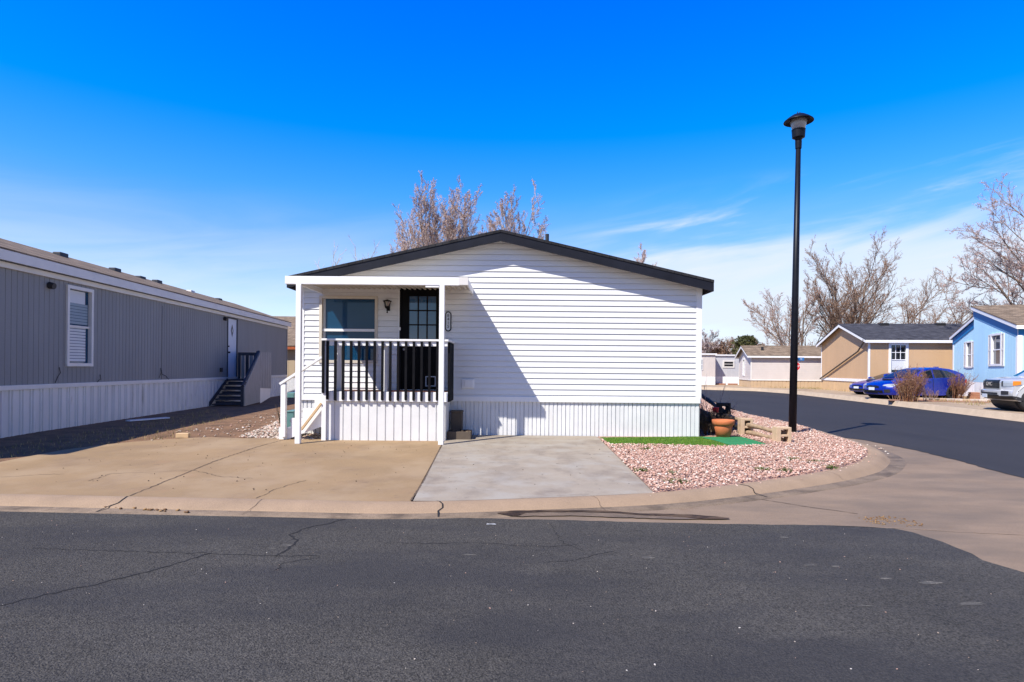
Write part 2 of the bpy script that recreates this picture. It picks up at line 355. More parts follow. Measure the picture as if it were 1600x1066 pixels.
def clip(poly, a, b, c):
    out = []
    for i in range(len(poly)):
        p, q = poly[i], poly[(i + 1) % len(poly)]
        dp, dq = a * p[0] + b * p[1] - c, a * q[0] + b * q[1] - c
        if dp <= 0: out.append(p)
        if (dp < 0 < dq) or (dq < 0 < dp):
            t = dp / (dp - dq); out.append((p[0] + (q[0] - p[0]) * t, p[1] + (q[1] - p[1]) * t))
    return out if len(out) >= 3 else []
def area(p): return abs(sum(p[i][0] * p[(i + 1) % len(p)][1] - p[(i + 1) % len(p)][0] * p[i][1] for i in range(len(p)))) / 2
class Wall:
    """vertical wall plane from p0 to p1 in local xy, outside on the right"""
    def __init__(s, p0, p1):
        s.p0 = Vector((p0[0], p0[1], 0)); d = Vector((p1[0], p1[1], 0)) - s.p0; s.L = d.length; s.d = d.normalized(); s.n = Vector((s.d.y, -s.d.x, 0))
    def pt(s, t, z, o=0.0): return s.p0 + s.d * t + s.n * o + Vector((0, 0, z))
    def box(s, mb, t0, t1, z0, z1, o0, o1):
        mb.hexa([s.pt(t0, z0, o1), s.pt(t1, z0, o1), s.pt(t1, z0, o0), s.pt(t0, z0, o0), s.pt(t0, z1, o1), s.pt(t1, z1, o1), s.pt(t1, z1, o0), s.pt(t0, z1, o0)])
def clad(wall, poly, holes, strips, axis, mb=None):
    """sheet cladding; strips = (c0,o0,c1,o1) along axis 0=t or 1=z; holes=(t0,t1,z0,z1)"""
    mb = mb or MB()
    lo = min(p[axis] for p in poly); hi = max(p[axis] for p in poly)
    for c0, o0, c1, o1 in strips:
        if c1 < lo or c0 > hi: continue
        e = (1, 0) if axis == 0 else (0, 1)
        pg = clip(clip(poly, e[0], e[1], c1), -e[0], -e[1], -c0)
        if not pg: continue
        pieces = [pg]
        for (a, b, c, d) in holes:
            nw = []
            for q in pieces:
                ts = [p[0] for p in q]; zs = [p[1] for p in q]
                if max(ts) <= a or min(ts) >= b or max(zs) <= c or min(zs) >= d: nw.append(q); continue
                l = clip(q, 1, 0, a); r = clip(q, -1, 0, -b); mid = clip(clip(q, 1, 0, b), -1, 0, -a) if q else []
                for x in (l, r, clip(mid, 0, 1, c) if mid else [], clip(mid, 0, -1, -d) if mid else []):
                    if x and area(x) > 1e-7: nw.append(x)
            pieces = nw
        for q in pieces:
            mb.face([wall.pt(t, z, o0 + (o1 - o0) * (((t, z)[axis] - c0) / (c1 - c0))) for t, z in q])
    return mb
def lap(z0, z1, pitch=.11, out=.017):
    s = []; z = z0
    while z < z1:
        s.append((z, out, z + pitch - .0015, 0)); z += pitch
    return s
def rep(t1, prof, pitch, t0=0.0, jit=0.0):
    """prof: list of (frac,out) from 0..1"""
    s = []; t = t0
    while t < t1:
        for (a, o), (b, p) in zip(prof[:-1], prof[1:]): s.append((t + a * pitch, o, t + b * pitch, p))
        t += pitch
    return s
FAINT = [(0, 0), (.93, 0), (.95, -.003), (.98, -.003), (1, 0)]
GROOVE = [(0, 0), (.90, 0), (.93, -.009), (.97, -.009), (1, 0)]
VSKIRT = [(0, 0), (.40, .002), (.44, -.014), (.50, -.014), (.53, 0), (.88, .003), (.92, -.022), (.97, -.022), (1, 0)]
RIB = [(0, 0), (.34, 0), (.38, .022), (.46, .022), (.50, 0), (.62, 0), (.66, .022), (.90, .022), (.95, 0), (1, 0)]

def window(parent, wl, t0, t1, z0, z1, fm, gm, trim=.06, proud=.03, recess=.05, nx=1, nz=1, bars=.014, rail=True, label=None, sill=False, name='window'):
    f = MB()
    for a, b, c, d in ((t0 - trim, t0, z0 - trim, z1 + trim), (t1, t1 + trim, z0 - trim, z1 + trim), (t0, t1, z0 - trim, z0), (t0, t1, z1, z1 + trim)):
        wl.box(f, a, b, c, d, -recess - .02, proud)
    o = f.build(name, fm, parent)
    if label: o['label'] = label
    g = MB(); wl.box(g, t0, t1, z0, z1, -recess - .01, -recess); g.build('pane', gm, o)
    m = MB(); zm = (z0 + z1) / 2
    if rail: wl.box(m, t0 + .001, t1 - .001, zm - .022, zm + .022, -recess + .001, -recess + .03)
    for i in range(1, nx): 
        t = t0 + (t1 - t0) * i / nx; wl.box(m, t - bars, t + bars, z0 + .001, z1 - .001, -recess + .002, -recess + .018)
    for i in range(1, nz):
        z = z0 + (z1 - z0) * i / nz; wl.box(m, t0 + .001, t1 - .001, z - bars, z + bars, -recess + .0025, -recess + .0185)
    if m.v: m.build('window_bar', fm, o)
    return o

def house(name, label, loc, ang, Wd, L, zs, ze, rise, mt, style='lap', pitch=.11, skirt_prof=VSKIRT, skirt_pitch=.2, ov=.2, ove=.14, fas=.17, rt=.05, recess=0.0, frieze=0.0, holes=None, corner=.07, zb=-.05, ridge_frac=.5, band=0.0, cat='mobile home', group='mobile homes in the park'):
    """gable house: gable wall on local y=0 facing -y, ridge along +y"""
    root = empty(name, loc, ang, label, cat, group)
    h = Wd / 2; holes = holes or {}
    walls = {'front': Wall((-h, 0), (h, 0)), 'right': Wall((h, 0), (h, L)), 'left': Wall((-h, L), (-h, 0)), 'back': Wall((h, L), (-h, L))}
    slope = rise / h
    def strips(wl, z1):
        if style == 'lap': return lap(zs, z1 + .1, pitch, .017 if pitch < .12 else .004), 1
        return rep(wl.L + .1, GROOVE if style == 'groove' else FAINT, pitch), 0
    for k, wl in list(walls.items()):
        gab = k in ('front', 'back')
        poly = [(0, zs), (wl.L, zs), (wl.L, ze), (wl.L / 2, ze + rise), (0, ze)] if gab else [(0, zs), (wl.L, zs), (wl.L, ze), (0, ze)]
        st, ax = strips(wl, ze + rise)
        if k == 'front' and recess:
            half = clip(poly, -1, 0, -h)
            clad(wl, half, holes.get(k, []), st, ax).build('wall', mt['wall'], root, fix=False)
            w2 = Wall((-h, recess), (h, recess)); half2 = clip(poly, 1, 0, h)
            clad(w2, half2, holes.get('front2', []), st, ax).build('wall', mt['wall'], root)
            w3 = Wall((0, recess), (0, 0)); clad(w3, [(0, zs), (recess, zs), (recess, ze + rise), (0, ze + rise)], [], [(0, 0, recess, 0)], 0).build('wall', mt['wall'], root)
            walls['front2'] = w2
        elif k == 'left' and recess:
            w = Wall((-h, L), (-h, recess)); walls['left'] = w
            clad(w, [(0, zs), (w.L, zs), (w.L, ze), (0, ze)], holes.get(k, []), st, ax).build('wall', mt['wall'], root)
        else:
            clad(wl, poly, holes.get(k, []), st, ax).build('wall', mt['wall'], root)
        sp = [(0, zb), (wl.L, zb), (wl.L, zs - .001), (0, zs - .001)]
        if recess and k == 'front':
            clad(wl, clip(sp, -1, 0, -h), [], rep(wl.L, skirt_prof, skirt_pitch), 0).build('skirting', mt['skirt'], root)
            clad(walls['front2'], clip(sp, 1, 0, h), [], rep(wl.L, skirt_prof, skirt_pitch), 0).build('skirting', mt['skirt'], root)
        else:
            clad(wl, sp, holes.get(k + '_skirt', []), [(a, o - .012, b, p - .012) for a, o, b, p in rep(wl.L, skirt_prof, skirt_pitch)], 0).build('skirting', mt['skirt'], root)
    # trim: corner boards and a band over the skirting
    cs = [(-h, recess if recess else 0), (h, 0), (h, L), (-h, L)]
    for x, y in cs:
        c = MB()
        sx = 1 if x > 0 else -1; sy = -1 if y < L / 2 else 1
        xa, xb = sorted((x - sx * corner, x + sx * .02)); ya, yb = sorted((y + sy * .02, y + sy * .005)); c.box(xa, xb, ya, yb, zs + band, ze - .02)
        xa, xb = sorted((x + sx * .005, x + sx * .0195)); ya, yb = sorted((y + sy * .0045, y - sy * corner)); c.box(xa, xb, ya, yb, zs + band, ze - .02)
        c.build('corner_board', mt['corner'], root)
    if band:
        b = MB()
        for k in ('front', 'right', 'left', 'back'):
            wl = walls[k]
            if recess and k == 'front':
                wl.box(b, h, wl.L, zs - .03, zs + band, -.02, .026); walls['front2'].box(b, 0, h, zs - .03, zs + band, -.02, .026)
            else: wl.box(b, 0 if k in ('front', 'back') else .027, wl.L if k in ('front', 'back') else wl.L - .027, zs - .03, zs + band, -.02, .026)
        b.build('skirting_band', mt['corner'], root)
    # roof slabs
    for sx in (-1, 1):
        r = MB(); y0 = -ov + (recess if sx < 0 else 0); y1 = L + ov
        xe = sx * (h + ove); zr = ze + rise + .02; zl = ze + .02 - slope * ove
        xr = 0.0
        pts = [(xr, zr), (xe, zl), (xe, zl + rt), (xr, zr + rt)]
        r.prism(pts if sx < 0 else pts[::-1], y0 - .012, y1 + .012)
        r.build('roof', mt['roof'], root, fix=True)
        # rake and eave fascia
        f = MB()
        for yy in (y0, y1 - .03):
            f.prism([(xr, zr - fas), (xe - sx * .001, zl - fas), (xe - sx * .001, zl - .002), (xr, zr - .002)], yy, yy + .03)
        xa, xb = sorted((xe - sx * .03, xe - sx * .0015)); f.box(xa, xb, y0 + .031, y1 - .031, zl - fas, zl - .004)
        f.build('fascia', mt['fascia'], root, fix=True)
        s = MB()                                                            # soffit
        s.prism([(sx * (h - .02) if False else xr, zr - .02), (xe - sx * .031, zl - .02 + slope * .031), (xe - sx * .031, zl - .012 + slope * .031), (xr, zr - .012)], y0 + .031, y1 - .031)
        s.build('soffit', mt.get('soffit', mt['corner']), root, fix=True)
        if frieze:
            q = MB(); yy = recess if sx < 0 else 0
            q.prism([(xr, ze + rise - frieze - .04), (sx * h, ze - frieze - .04), (sx * h, ze - .01), (xr, ze + rise - .01)], yy - .028, yy - .008); q.build('frieze', mt['frieze'], root, fix=True)
            q = MB(); xa, xb = sorted((sx * (h + .008), sx * (h + .024))); q.box(xa, xb, yy, L, ze - frieze, ze - .01); q.build('frieze', mt['frieze'], root)
    return root, walls

# ------------------------------------------------------------------ the setting
def sheet(name, pts, m, z=None, off=0.0, bis=True, kind='structure', parent=None):
    """flat or yard-sloped sheet from world xy points"""
    from mathutils.geometry import delaunay_2d_cdt
    q2 = [Vector((p[0], p[1])) for p in pts]
    cv, _, cf, *_r = delaunay_2d_cdt(q2, [], [list(range(len(q2)))], 1, 1e-6)
    bm = bmesh.new(); vs = [bm.verts.new((v.x, v.y, 0)) for v in cv]
    for f in cf: bm.faces.new([vs[i] for i in f])
    bmesh.ops.recalc_face_normals(bm, faces=bm.faces)
    if z is None:
        for yy in (8, 9.5, 11.0, 11.8):
            bmesh.ops.bisect_plane(bm, geom=bm.verts[:] + bm.edges[:] + bm.faces[:], plane_co=(0, yy, 0), plane_no=(0, 1, 0))
    for v in bm.verts: v.co.z = (yard_h(v.co.y) if z is None else z) + off
    bm.normal_update()
    if bm.faces and sum(f.normal.z for f in bm.faces) < 0: bmesh.ops.reverse_faces(bm, faces=bm.faces)
    me = bpy.data.meshes.new(name); bm.to_mesh(me); bm.free(); me.materials.append(m)
    o = bpy.data.objects.new(name, me); COL.objects.link(o)
    if parent: o.parent = parent
    elif kind: o['kind'] = kind
    return o
ZR = -.125
sheet('ground', [(-900, -300), (900, -300), (900, 1500), (-900, 1500)], M['farlot'], z=-.22)
# kerb lines (photo pixels, back edge of the rolled kerb)
kb_px = [(0, 773), (200, 777), (450, 782), (642, 785), (850, 779), (1022, 771), (1150, 758), (1212, 749.5), (1265, 741.5), (1302, 734.5), (1338, 725), (1354, 715), (1358, 706), (1340, 695), (1290, 679.5)]
kb = [G(*p) for p in kb_px]
kb = [Vector((-22, kb[0].y + .0, kb[0].z))] + kb + [Vector((6.98, 14.8, -.02)), Vector((7.0, 17.0, -.02)), Vector((7.35, 20.3, -.02)), Vector((8.05, 23.6, -.02)), Vector((9.3, 30, -.02)), Vector((9.9, 37, -.02)), Vector((8.4, 45, -.02)), Vector((3.5, 52, -.02)), Vector((-8, 57, -.02))]
def densify(pts, step=.25):
    raw, pts = pts, [pts[0]]
    for b in raw[1:]:
        a = pts[-1]; k = max(1, int((b - a).length / 1.6)) if (b - a).length > 2.4 else 1
        for j in range(1, k + 1): pts.append(a.lerp(b, j / k))
    out = []
    for i in range(len(pts) - 1):
        p0, p1, p2, p3 = pts[max(i - 1, 0)], pts[i], pts[i + 1], pts[min(i + 2, len(pts) - 1)]
        n = max(1, int((p2 - p1).length / step)); n = min(n, 40)
        for k in range(n):
            t = k / n
            out.append(.5 * ((2 * p1) + (p2 - p0) * t + (2 * p0 - 5 * p1 + 4 * p2 - p3) * t * t + (3 * p1 - p0 - 3 * p2 + p3) * t ** 3))
    out.append(pts[-1]); return out
kd = densify(kb)
def offset(path, d):
    out = []
    for i, p in enumerate(path):
        t = path[min(i + 1, len(path) - 1)] - path[max(i - 1, 0)]; t.z = 0; t.normalize()
        out.append(Vector((p.x + t.y * d, p.y - t.x * d, p.z)))
    return out
def sweep(name, path, prof, m, smooth=True):
    """prof: (d outward, z abs or callable)"""
    mb = MB(); rows = []
    for d, zf in prof:
        q = offset(path, d); rows.append([Vector((p.x, p.y, zf(p))) for p in q])
    i0 = 0; n = len(path)
    for r in rows: mb.v.extend([tuple(p) for p in r])
    for k in range(len(rows) - 1):
        for j in range(n - 1): mb.f.append((k * n + j, k * n + j + 1, (k + 1) * n + j + 1, (k + 1) * n + j))
    return mb.build(name, m, None, smooth=smooth, fix=True)
kerb = struct(sweep('kerb', kd, [(-.06, lambda p: p.z - .03), (-.02, lambda p: p.z + .004), (.04, lambda p: p.z + .014), (.14, lambda p: p.z + .008), (.21, lambda p: p.z - .015), (.26, lambda p: ZR + .022), (.29, lambda p: ZR + .010), (.32, lambda p: ZR - .02)], M['curb']))
M['gutter'] = stain(stain(mat('gutter_strip_concrete', (.20, .145, .098), .85, .2, 3, bump=.3, bscale=80, fine=.25, fscale=90), (.07, .05, .035), 2.0, .50, .66, .8, None, 31), (.10, .065, .04), 9, .55, .7, .6)
struct(sweep('gutter', kd, [(.27, lambda p: ZR + .006), (.5, lambda p: ZR + .006), (.52, lambda p: ZR - .02)], M['gutter']))
# concrete pan between kerb and asphalt, sweeping round the corner
kout = offset(kd, .42)
near_edge_px = [(0, 791), (300, 799), (650, 808), (900, 814), (1130, 819), (1300, 822), (1400, 827), (1450, 840), (1520, 866), (1600, 896)]
ne = [G(px, py, ZR) for px, py in near_edge_px]
ne = [Vector((-22, ne[0].y + .1, ZR))] + ne + [Vector((4.6, 2.2, ZR)), Vector((5.2, -1, ZR)), Vector((5.6, -14, ZR))]
ned = densify(ne, .4)
re_px = [(1600, 747), (1500, 721), (1430, 704), (1385, 695), (1350, 688)]
re_ = [G(px, py, ZR) for px, py in re_px]
re_ = [Vector((8.3, -14, ZR)), Vector((7.6, 2, ZR)), Vector((7.2, 5.5, ZR))] + re_
red = densify(re_, .4)
# asphalt meets the pan with a slightly ragged edge
def rag(pts, a): return [Vector((p.x + random.uniform(-a, a), p.y + random.uniform(-a, a), p.z)) for p in pts]
ned_r = rag(densify(ne, .12), .012); red_r = rag(densify(re_, .12), .02)
road1 = sheet('road', [(p.x, p.y) for p in ned_r] + [(-22, -14)], M['asphalt'], z=ZR, off=.004)
ksub = offset(kd, .30)
i_after = min(range(len(ksub)), key=lambda i: (ksub[i] - Vector((7.3, 13.3, 0))).length)
far_px = [(1095, 609), (1180, 611.5), (1240, 616), (1300, 623), (1400, 635), (1500, 647.5), (1600, 660)]
fe = [G(px, py, ZR) for px, py in far_px]
fe = [Vector((-8, 72, ZR)), Vector((4, 65, ZR)), Vector((10.5, 56, ZR))] + fe + [Vector((14.9, 9, ZR)), Vector((14.9, -14, ZR))]
fed = densify(fe, .8)
inner = [p for p in ksub[i_after:]]
road2 = sheet('side_road', [(p.x, p.y) for p in red_r] + [(p.x, p.y) for p in inner] + [(p.x, p.y) for p in fed], M['asphalt2'], z=ZR, off=.006)
pan = sheet('concrete_gutter', [(-22, ne[0].y - .3)] + [(p.x, p.y) for p in offset(ned, .3)[1:]] + [(8.8, -14)] + [(p.x + .4, p.y) for p in red] + [(7.6, 15)] + [(p.x, p.y) for p in offset(kd, .2)[:i_after][::-1]], M['pan'], z=ZR)
# far kerb strip and far lots
fk = [Vector((p.x, p.y, 0)) for p in fed]
struct(sweep('far_kerb', fk, [(.0, lambda p: ZR - .02), (-.02, lambda p: ZR + .014), (-.18, lambda p: ZR + .02), (-.22, lambda p: .075), (-.31, lambda p: .087), (-.40, lambda p: .02)], M['farkerb']))
M['mulch'] = mat('red_brown_mulch', (.30, .15, .085), .95, .35, 6, bump=.8, bscale=40, fine=.4, fscale=30)
sheet('mulch_bed', [tuple(G(a, b, .08)[:2]) for a, b in ((1385, 626), (1425, 617), (1470, 614), (1530, 615), (1552, 624), (1545, 630), (1500, 629), (1430, 627.5))], M['mulch'], z=.08, off=.006)
fo = offset(fk, -.39)
sheet('far_lot', [(p.x, p.y) for p in fo] + [(120, -14), (120, 160), (-60, 160), (-60, 74)], M['farlot'], z=.08)
# yard
edge_in = offset(kd, -.03)
yi = [i for i, p in enumerate(edge_in)]
sheet('yard', [(p.x, p.y) for p in edge_in] + [(-22, 57)], M['dirt'], off=-.012)
def px_poly(pp): return [tuple(G(*p)[:2]) for p in pp]
kline = lambda a, b: [(p.x, p.y) for p in offset([q for q in kd if a <= q.x <= b and q.y < 9], -.015)]
A = G(642, 784); B = G(693, 690)
left_edge = px_poly([(440, 683.5), (380, 685), (330, 683), (290, 684.5), (235, 688), (170, 694), (100, 703), (40, 714), (0, 722)])
drive = sheet('driveway', kline(-14, A.x) + [(A.x, A.y)] + [tuple(B[:2])] + [(B.x + .02, 11.79)] + [(-4.3, 11.79)] + left_edge + [(-10, 7.9), (-13.9, 7.0)], M['drive'])
C = G(1022, 771); D = G(935, 684.5)
slab = sheet('parking_slab', [(A.x + .02, A.y + .01)] + kline(A.x + .05, C.x - .05) + [(C.x, C.y), (D.x, D.y), (D.x - .02, 11.79), (B.x + .04, 11.79), (B.x + .02, B.y)], M['slab'], off=.006)
turf = px_poly([(937, 684.5), (1092, 683), (1150, 684), (1205, 698), (1105, 699), (955, 696)])
bed = sheet('gravel_bed', [(C.x + .01, C.y)] + [(p.x, p.y) for p in offset([q for q in kd if q.x > C.x + .02 and q.y < 30], -.015)] + [(8.0, 30), (3.75, 30), (3.75, 11.85), (D.x + .02, 11.79), (D.x + .01, D.y)], M['gravelbed'], off=.002)
# fine cracks and joints lying on the paved surfaces
def crack(parent, pp, w=.012, z=None, off=.0035, m=None, jit=.018, seg=.05):
    pts = [G(px, py, z) for px, py in pp]; d = []
    for a, b in zip(pts[:-1], pts[1:]):
        n = max(2, int((b - a).length / seg))
        for k in range(n): 
            q = a.lerp(b, k / n); q += Vector((random.uniform(-jit, jit), random.uniform(-jit, jit), 0)) if (d and k) else Vector(); d.append(q)
    d.append(pts[-1]); mb = MB()
    for i in range(len(d) - 1):
        a, b = d[i], d[i + 1]; t = (b - a); t.z = 0; t.normalize(); n_ = Vector((t.y, -t.x, 0))
        wa = w * .5 * (.6 + .8 * random.random()); mb.face([a - n_ * wa, a + n_ * wa, b + n_ * wa, b - n_ * wa])
    mb.v = [(x, y, (yard_h(y) if z is None else z) + off) for x, y, _ in mb.v]
    mb.build('crack', m or M['crack'], parent)
for pp, w in (([(0, 948), (70, 930), (160, 912), (230, 895), (290, 878), (330, 866)], .014), ([(430, 870), (452, 858), (466, 845), (452, 836), (480, 826), (540, 812)], .018),
              ([(50, 858), (180, 862), (330, 866), (430, 870), (500, 870)], .007), ([(430, 892), (445, 880), (500, 872)], .007), ([(850, 880), (900, 876), (960, 862)], .006), ([(600, 850), (760, 850), (860, 856), (900, 852)], .006), ([(860, 820), (880, 850), (910, 862)], .005)):
    crack(road1, pp, w, ZR, .0065)
for pp, w, j in (([(203, 775), (292, 739), (335, 721), (400, 699), (445, 687)], .014, .01), ([(400, 779), (432, 764), (478, 751)], .008, .015), ([(0, 746), (60, 742), (100, 741)], .008, .02), ([(138, 752), (176, 740), (240, 738), (300, 735), (345, 745), (395, 748)], .008, .02)):
    crack(drive, pp, w, None, .0035, M['joint'], j)
crack(drive, [(642, 783), (662, 752), (680, 716), (692, 692)], .018, None, .008, M['joint'], .004)
crack(pan, [(1160, 765), (1172, 778), (1260, 792), (1340, 803)], .012, ZR, .004, M['joint'], .01)
crack(pan, [(1300, 823), (1410, 826), (1500, 832), (1600, 836)], .010, ZR, .004, M['curb'], .01)
M['scuff'] = stain(mat('pale_scuff', (.13, .118, .098), .9, .3, 8, fine=.6, fscale=110), (.06, .055, .048), 18, .45, .55, .9, (.5, 1.5, 1), 3)
for cx_, cy_, w_, h_ in ((1266, 884, 11, 1.8), (1225, 841, 9, 1.2), (1012, 872, 13, 3), (1452, 912, 22, 2.5), (1515, 945, 26, 3), (1385, 905, 14, 1.6), (1305, 886, 8, 1.2), (448, 853, 12, 1.6), (425, 858, 8, 1.0), (735, 868, 16, 1.2), (1350, 948, 18, 1.5)):
    pts = [G(cx_ + w_ * math.cos(t * PI / 9) * random.uniform(.55, 1.1), cy_ + h_ * math.sin(t * PI / 9) * random.uniform(.5, 1.1), ZR) for t in range(18)]
    sheet('scuff_mark', [(p.x, p.y) for p in pts], M['scuff'], z=ZR, off=.0058, kind=None, parent=road1)
def kjoint(px, py, hw_=.008, mm=None, wig=.05):
    p = G(px, py); i = min(range(len(kd)), key=lambda k: (kd[k] - p).length)
    mb = MB(); prof = [(-.02, .006), (.04, .016), (.14, .010), (.21, -.013)]
    t = (kd[i + 1] - kd[i]).normalized(); n_ = Vector((t.y, -t.x, 0)); b0 = kd[i]
    pts = [(b0 + n_ * d + t * (wig * math.sin(d * 9))) + Vector((0, 0, z + .002)) for d, z in prof] + [b0 + n_ * .27 + Vector((0, 0, ZR + .025 - b0.z)), b0 + n_ * .45 + Vector((0, 0, ZR + .008 - b0.z))]
    for a, b in zip(pts[:-1], pts[1:]): mb.face([a - t * hw_, a + t * hw_, b + t * hw_, b - t * hw_])
    mb.build('crack' if mm is None else 'joint', mm or M['crack'], kerb)
kjoint(188, 776); kjoint(667, 785); kjoint(1158, 758)
for a, b in ((430, 781), (905, 776), (1300, 739)): kjoint(a, b, .0025, M['joint'], .02)
# wet stain in the gutter
def blob(name, pp, z, m, off=.004, label=None, cat=None, jit=.02):
    pts = [G(px, py, z) for px, py in pp] ; pts = densify(pts + [pts[0]], .06)[:-1]
    return sheet(name, [(p.x + random.uniform(-jit, jit), p.y + random.uniform(-jit * .5, jit * .5)) for p in pts], m, z=z, off=off)
M['wet'] = stain(mat('wet_concrete', (.13, .088, .055), .45, .25, 5, fine=.3, fscale=70, spec=.3), (.06, .04, .026), 6, .52, .66, .7, (1, 3, 1), 5)
blob('gutter_puddle', [(800, 803), (860, 802), (950, 803), (1000, 806), (1080, 808), (1120, 811), (1060, 812.5), (985, 810.5), (900, 807.5), (830, 808), (805, 808)], ZR, M['wet'], .0100, jit=.02)
blob('gutter_mud', [(778, 804), (800, 800), (860, 799), (950, 800), (1000, 804), (1080, 806), (1142, 812), (1100, 812.5), (1060, 809), (1000, 806.6), (950, 802.8), (860, 801.6), (820, 803), (812, 808), (796, 808)], ZR, M['mud'], .0125, jit=.016)

# ------------------------------------------------------------------ gravel and other scatter
def inside(x, y, poly):
    c = np.zeros(len(x), bool); n = len(poly); j = n - 1
    for i in range(n):
        xi, yi_ = poly[i][:2]; xj, yj = poly[j][:2]
        if yi_ != yj: c ^= ((yi_ > y) != (yj > y)) & (x < (xj - xi) * (y - yi_) / (yj - yi_) + xi)
        j = i
    return c
OCT_V = np.array([(1, 0, 0), (-1, 0, 0), (0, 1, 0), (0, -1, 0), (0, 0, 1), (0, 0, -1), (.6, .6, .5), (-.6, .55, .5), (-.6, -.6, .5), (.6, -.6, .45)], float)
OCT_F = [(4, 0, 6), (4, 6, 2), (4, 2, 7), (4, 7, 1), (4, 1, 8), (4, 8, 3), (4, 3, 9), (4, 9, 0), (0, 2, 6), (2, 1, 7), (1, 3, 8), (3, 0, 9), (5, 2, 0), (5, 1, 2), (5, 3, 1), (5, 0, 3)]
def scatter(name, x, y, z, r, m, kind='stuff', flat=.6, label=None, cat=None):
    n = len(x); V = np.empty((n, 10, 3)); a = rng.uniform(0, 2 * PI, n)
    jitter = rng.uniform(.65, 1.3, (n, 10, 1)); base = OCT_V[None] * jitter
    sx = rng.uniform(.75, 1.35, n)[:, None]; base[:, :, 0] *= sx; base[:, :, 2] *= rng.uniform(flat * .6, flat * 1.3, n)[:, None]
    ca, sa = np.cos(a)[:, None], np.sin(a)[:, None]
    V[:, :, 0] = (base[:, :, 0] * ca - base[:, :, 1] * sa) * r[:, None] + x[:, None]
    V[:, :, 1] = (base[:, :, 0] * sa + base[:, :, 1] * ca) * r[:, None] + y[:, None]
    tilt = rng.uniform(-.3, .3, n)[:, None]
    V[:, :, 2] = (base[:, :, 2] + base[:, :, 0] * tilt) * r[:, None] + z[:, None] + r[:, None] * .25
    Fc = (np.array(OCT_F)[None] + (np.arange(n) * 10)[:, None, None]).reshape(-1, 3)
    me = bpy.data.meshes.new(name); me.vertices.add(n * 10); me.vertices.foreach_set('co', V.reshape(-1))
    k = len(Fc); me.loops.add(k * 3); me.loops.foreach_set('vertex_index', Fc.reshape(-1).astype(np.int32))
    me.polygons.add(k); me.polygons.foreach_set('loop_start', (np.arange(k) * 3).astype(np.int32)); me.polygons.foreach_set('loop_total', np.full(k, 3, np.int32))
    me.update(calc_edges=True); me.materials.append(m)
    o = bpy.data.objects.new(name, me); COL.objects.link(o); o['kind'] = kind
    if label: o['label'] = label
    if cat: o['category'] = cat
    return o
yh = np.vectorize(yard_h)
gpoly = [(C.x, C.y - .02)] + [(p.x, p.y) for p in offset([q for q in kd if q.x > C.x + .02 and q.y < 30], -.03)] + [(8.0, 30), (4.6, 30), (4.4, 12.6), (G(1150, 684).x + .1, 12.2)] + [tuple(p) for p in turf[3:][:1]] + [tuple(p) for p in turf[4:]] + [(D.x, D.y)]
n = 190000
gx = rng.uniform(1.0, 9.5, n); gy = rng.uniform(5.5, 26, n)
keep = inside(gx, gy, gpoly) & (rng.random(n) < np.clip(1.5 - gy / 22, .15, 1))
gx, gy = gx[keep], gy[keep]; gr = rng.uniform(.008, .021, len(gx))
bumpz = .012 * np.sin(gx * 3.1) * np.cos(gy * 2.3) + .02
scatter('gravel', gx, gy, yh(gy) + rng.uniform(-.004, .02, len(gx)) + np.maximum(bumpz, 0), gr, M['gravel'], label='pink and white crushed stone filling the corner bed', cat='gravel')
def patch(name, pp, cnt, r0, r1, m, lab, z=None, cat='stones', dens=None):
    pl = px_poly(pp) if z is None else [tuple(G(a, b, z)[:2]) for a, b in pp]
    xs = [p[0] for p in pl]; ys = [p[1] for p in pl]; x = rng.uniform(min(xs), max(xs), cnt); y = rng.uniform(min(ys), max(ys), cnt); k = inside(x, y, pl); x, y = x[k], y[k]
    zz = yh(y) if z is None else np.full(len(x), z)
    return scatter(name, x, y, zz - .004, rng.uniform(r0, r1, len(x)), m, label=lab, cat=cat)
patch('pale_gravel', [(372, 683), (420, 664), (436, 656), (470, 668), (506, 680), (508, 686), (460, 687)], 4200, .012, .032, M['stonepale'], 'pale loose stones lying between the dirt strip and the white porch stairs')
patch('rubble', [(230, 690), (262, 674), (330, 668), (400, 650), (440, 640), (440, 655), (370, 680)], 260, .010, .035, M['stonepale'], 'scattered small rubble on the brown dirt strip')
patch('kerb_debris', [(120, 789), (200, 792), (300, 797), (300, 801), (200, 797)], 70, .008, .022, M['leaf'], 'dry leaves and grit in the gutter by the tan driveway', z=ZR + .012, cat='debris')
patch('gutter_debris', [(1340, 808), (1390, 806), (1440, 816), (1450, 822), (1400, 822), (1360, 818)], 150, .004, .013, M['leaf'], 'brown leaf litter on the concrete apron beside the asphalt', z=ZR + .004, cat='debris')
patch('loose_stones', [(1330, 690), (1385, 700), (1400, 716), (1390, 722), (1378, 705)], 120, .01, .028, M['stonepale'], 'stray stones lying past the rounded kerb corner', z=ZR + .004)
def grit(name, x0, x1, y0, y1, cnt, r0, r1, zf, m, lab):
    x = rng.uniform(x0, x1, cnt); y = rng.uniform(y0, y1, cnt)
    scatter(name, x, y, zf(y), rng.uniform(r0, r1, cnt), m, label=lab, cat='grit')
grit('road_grit', -7, 3.2, 2.7, 5.6, 230, .002, .006, lambda y: np.full(len(y), ZR + .004), M['stonepale'], 'tiny loose grit on the worn asphalt in front')
grit('driveway_grit', -6.5, 2.2, 6.7, 11.2, 200, .003, .010, lambda y: yh(y) + .004, M['twigdark'], 'dark specks of grit and leaf bits on the driveway and slab')
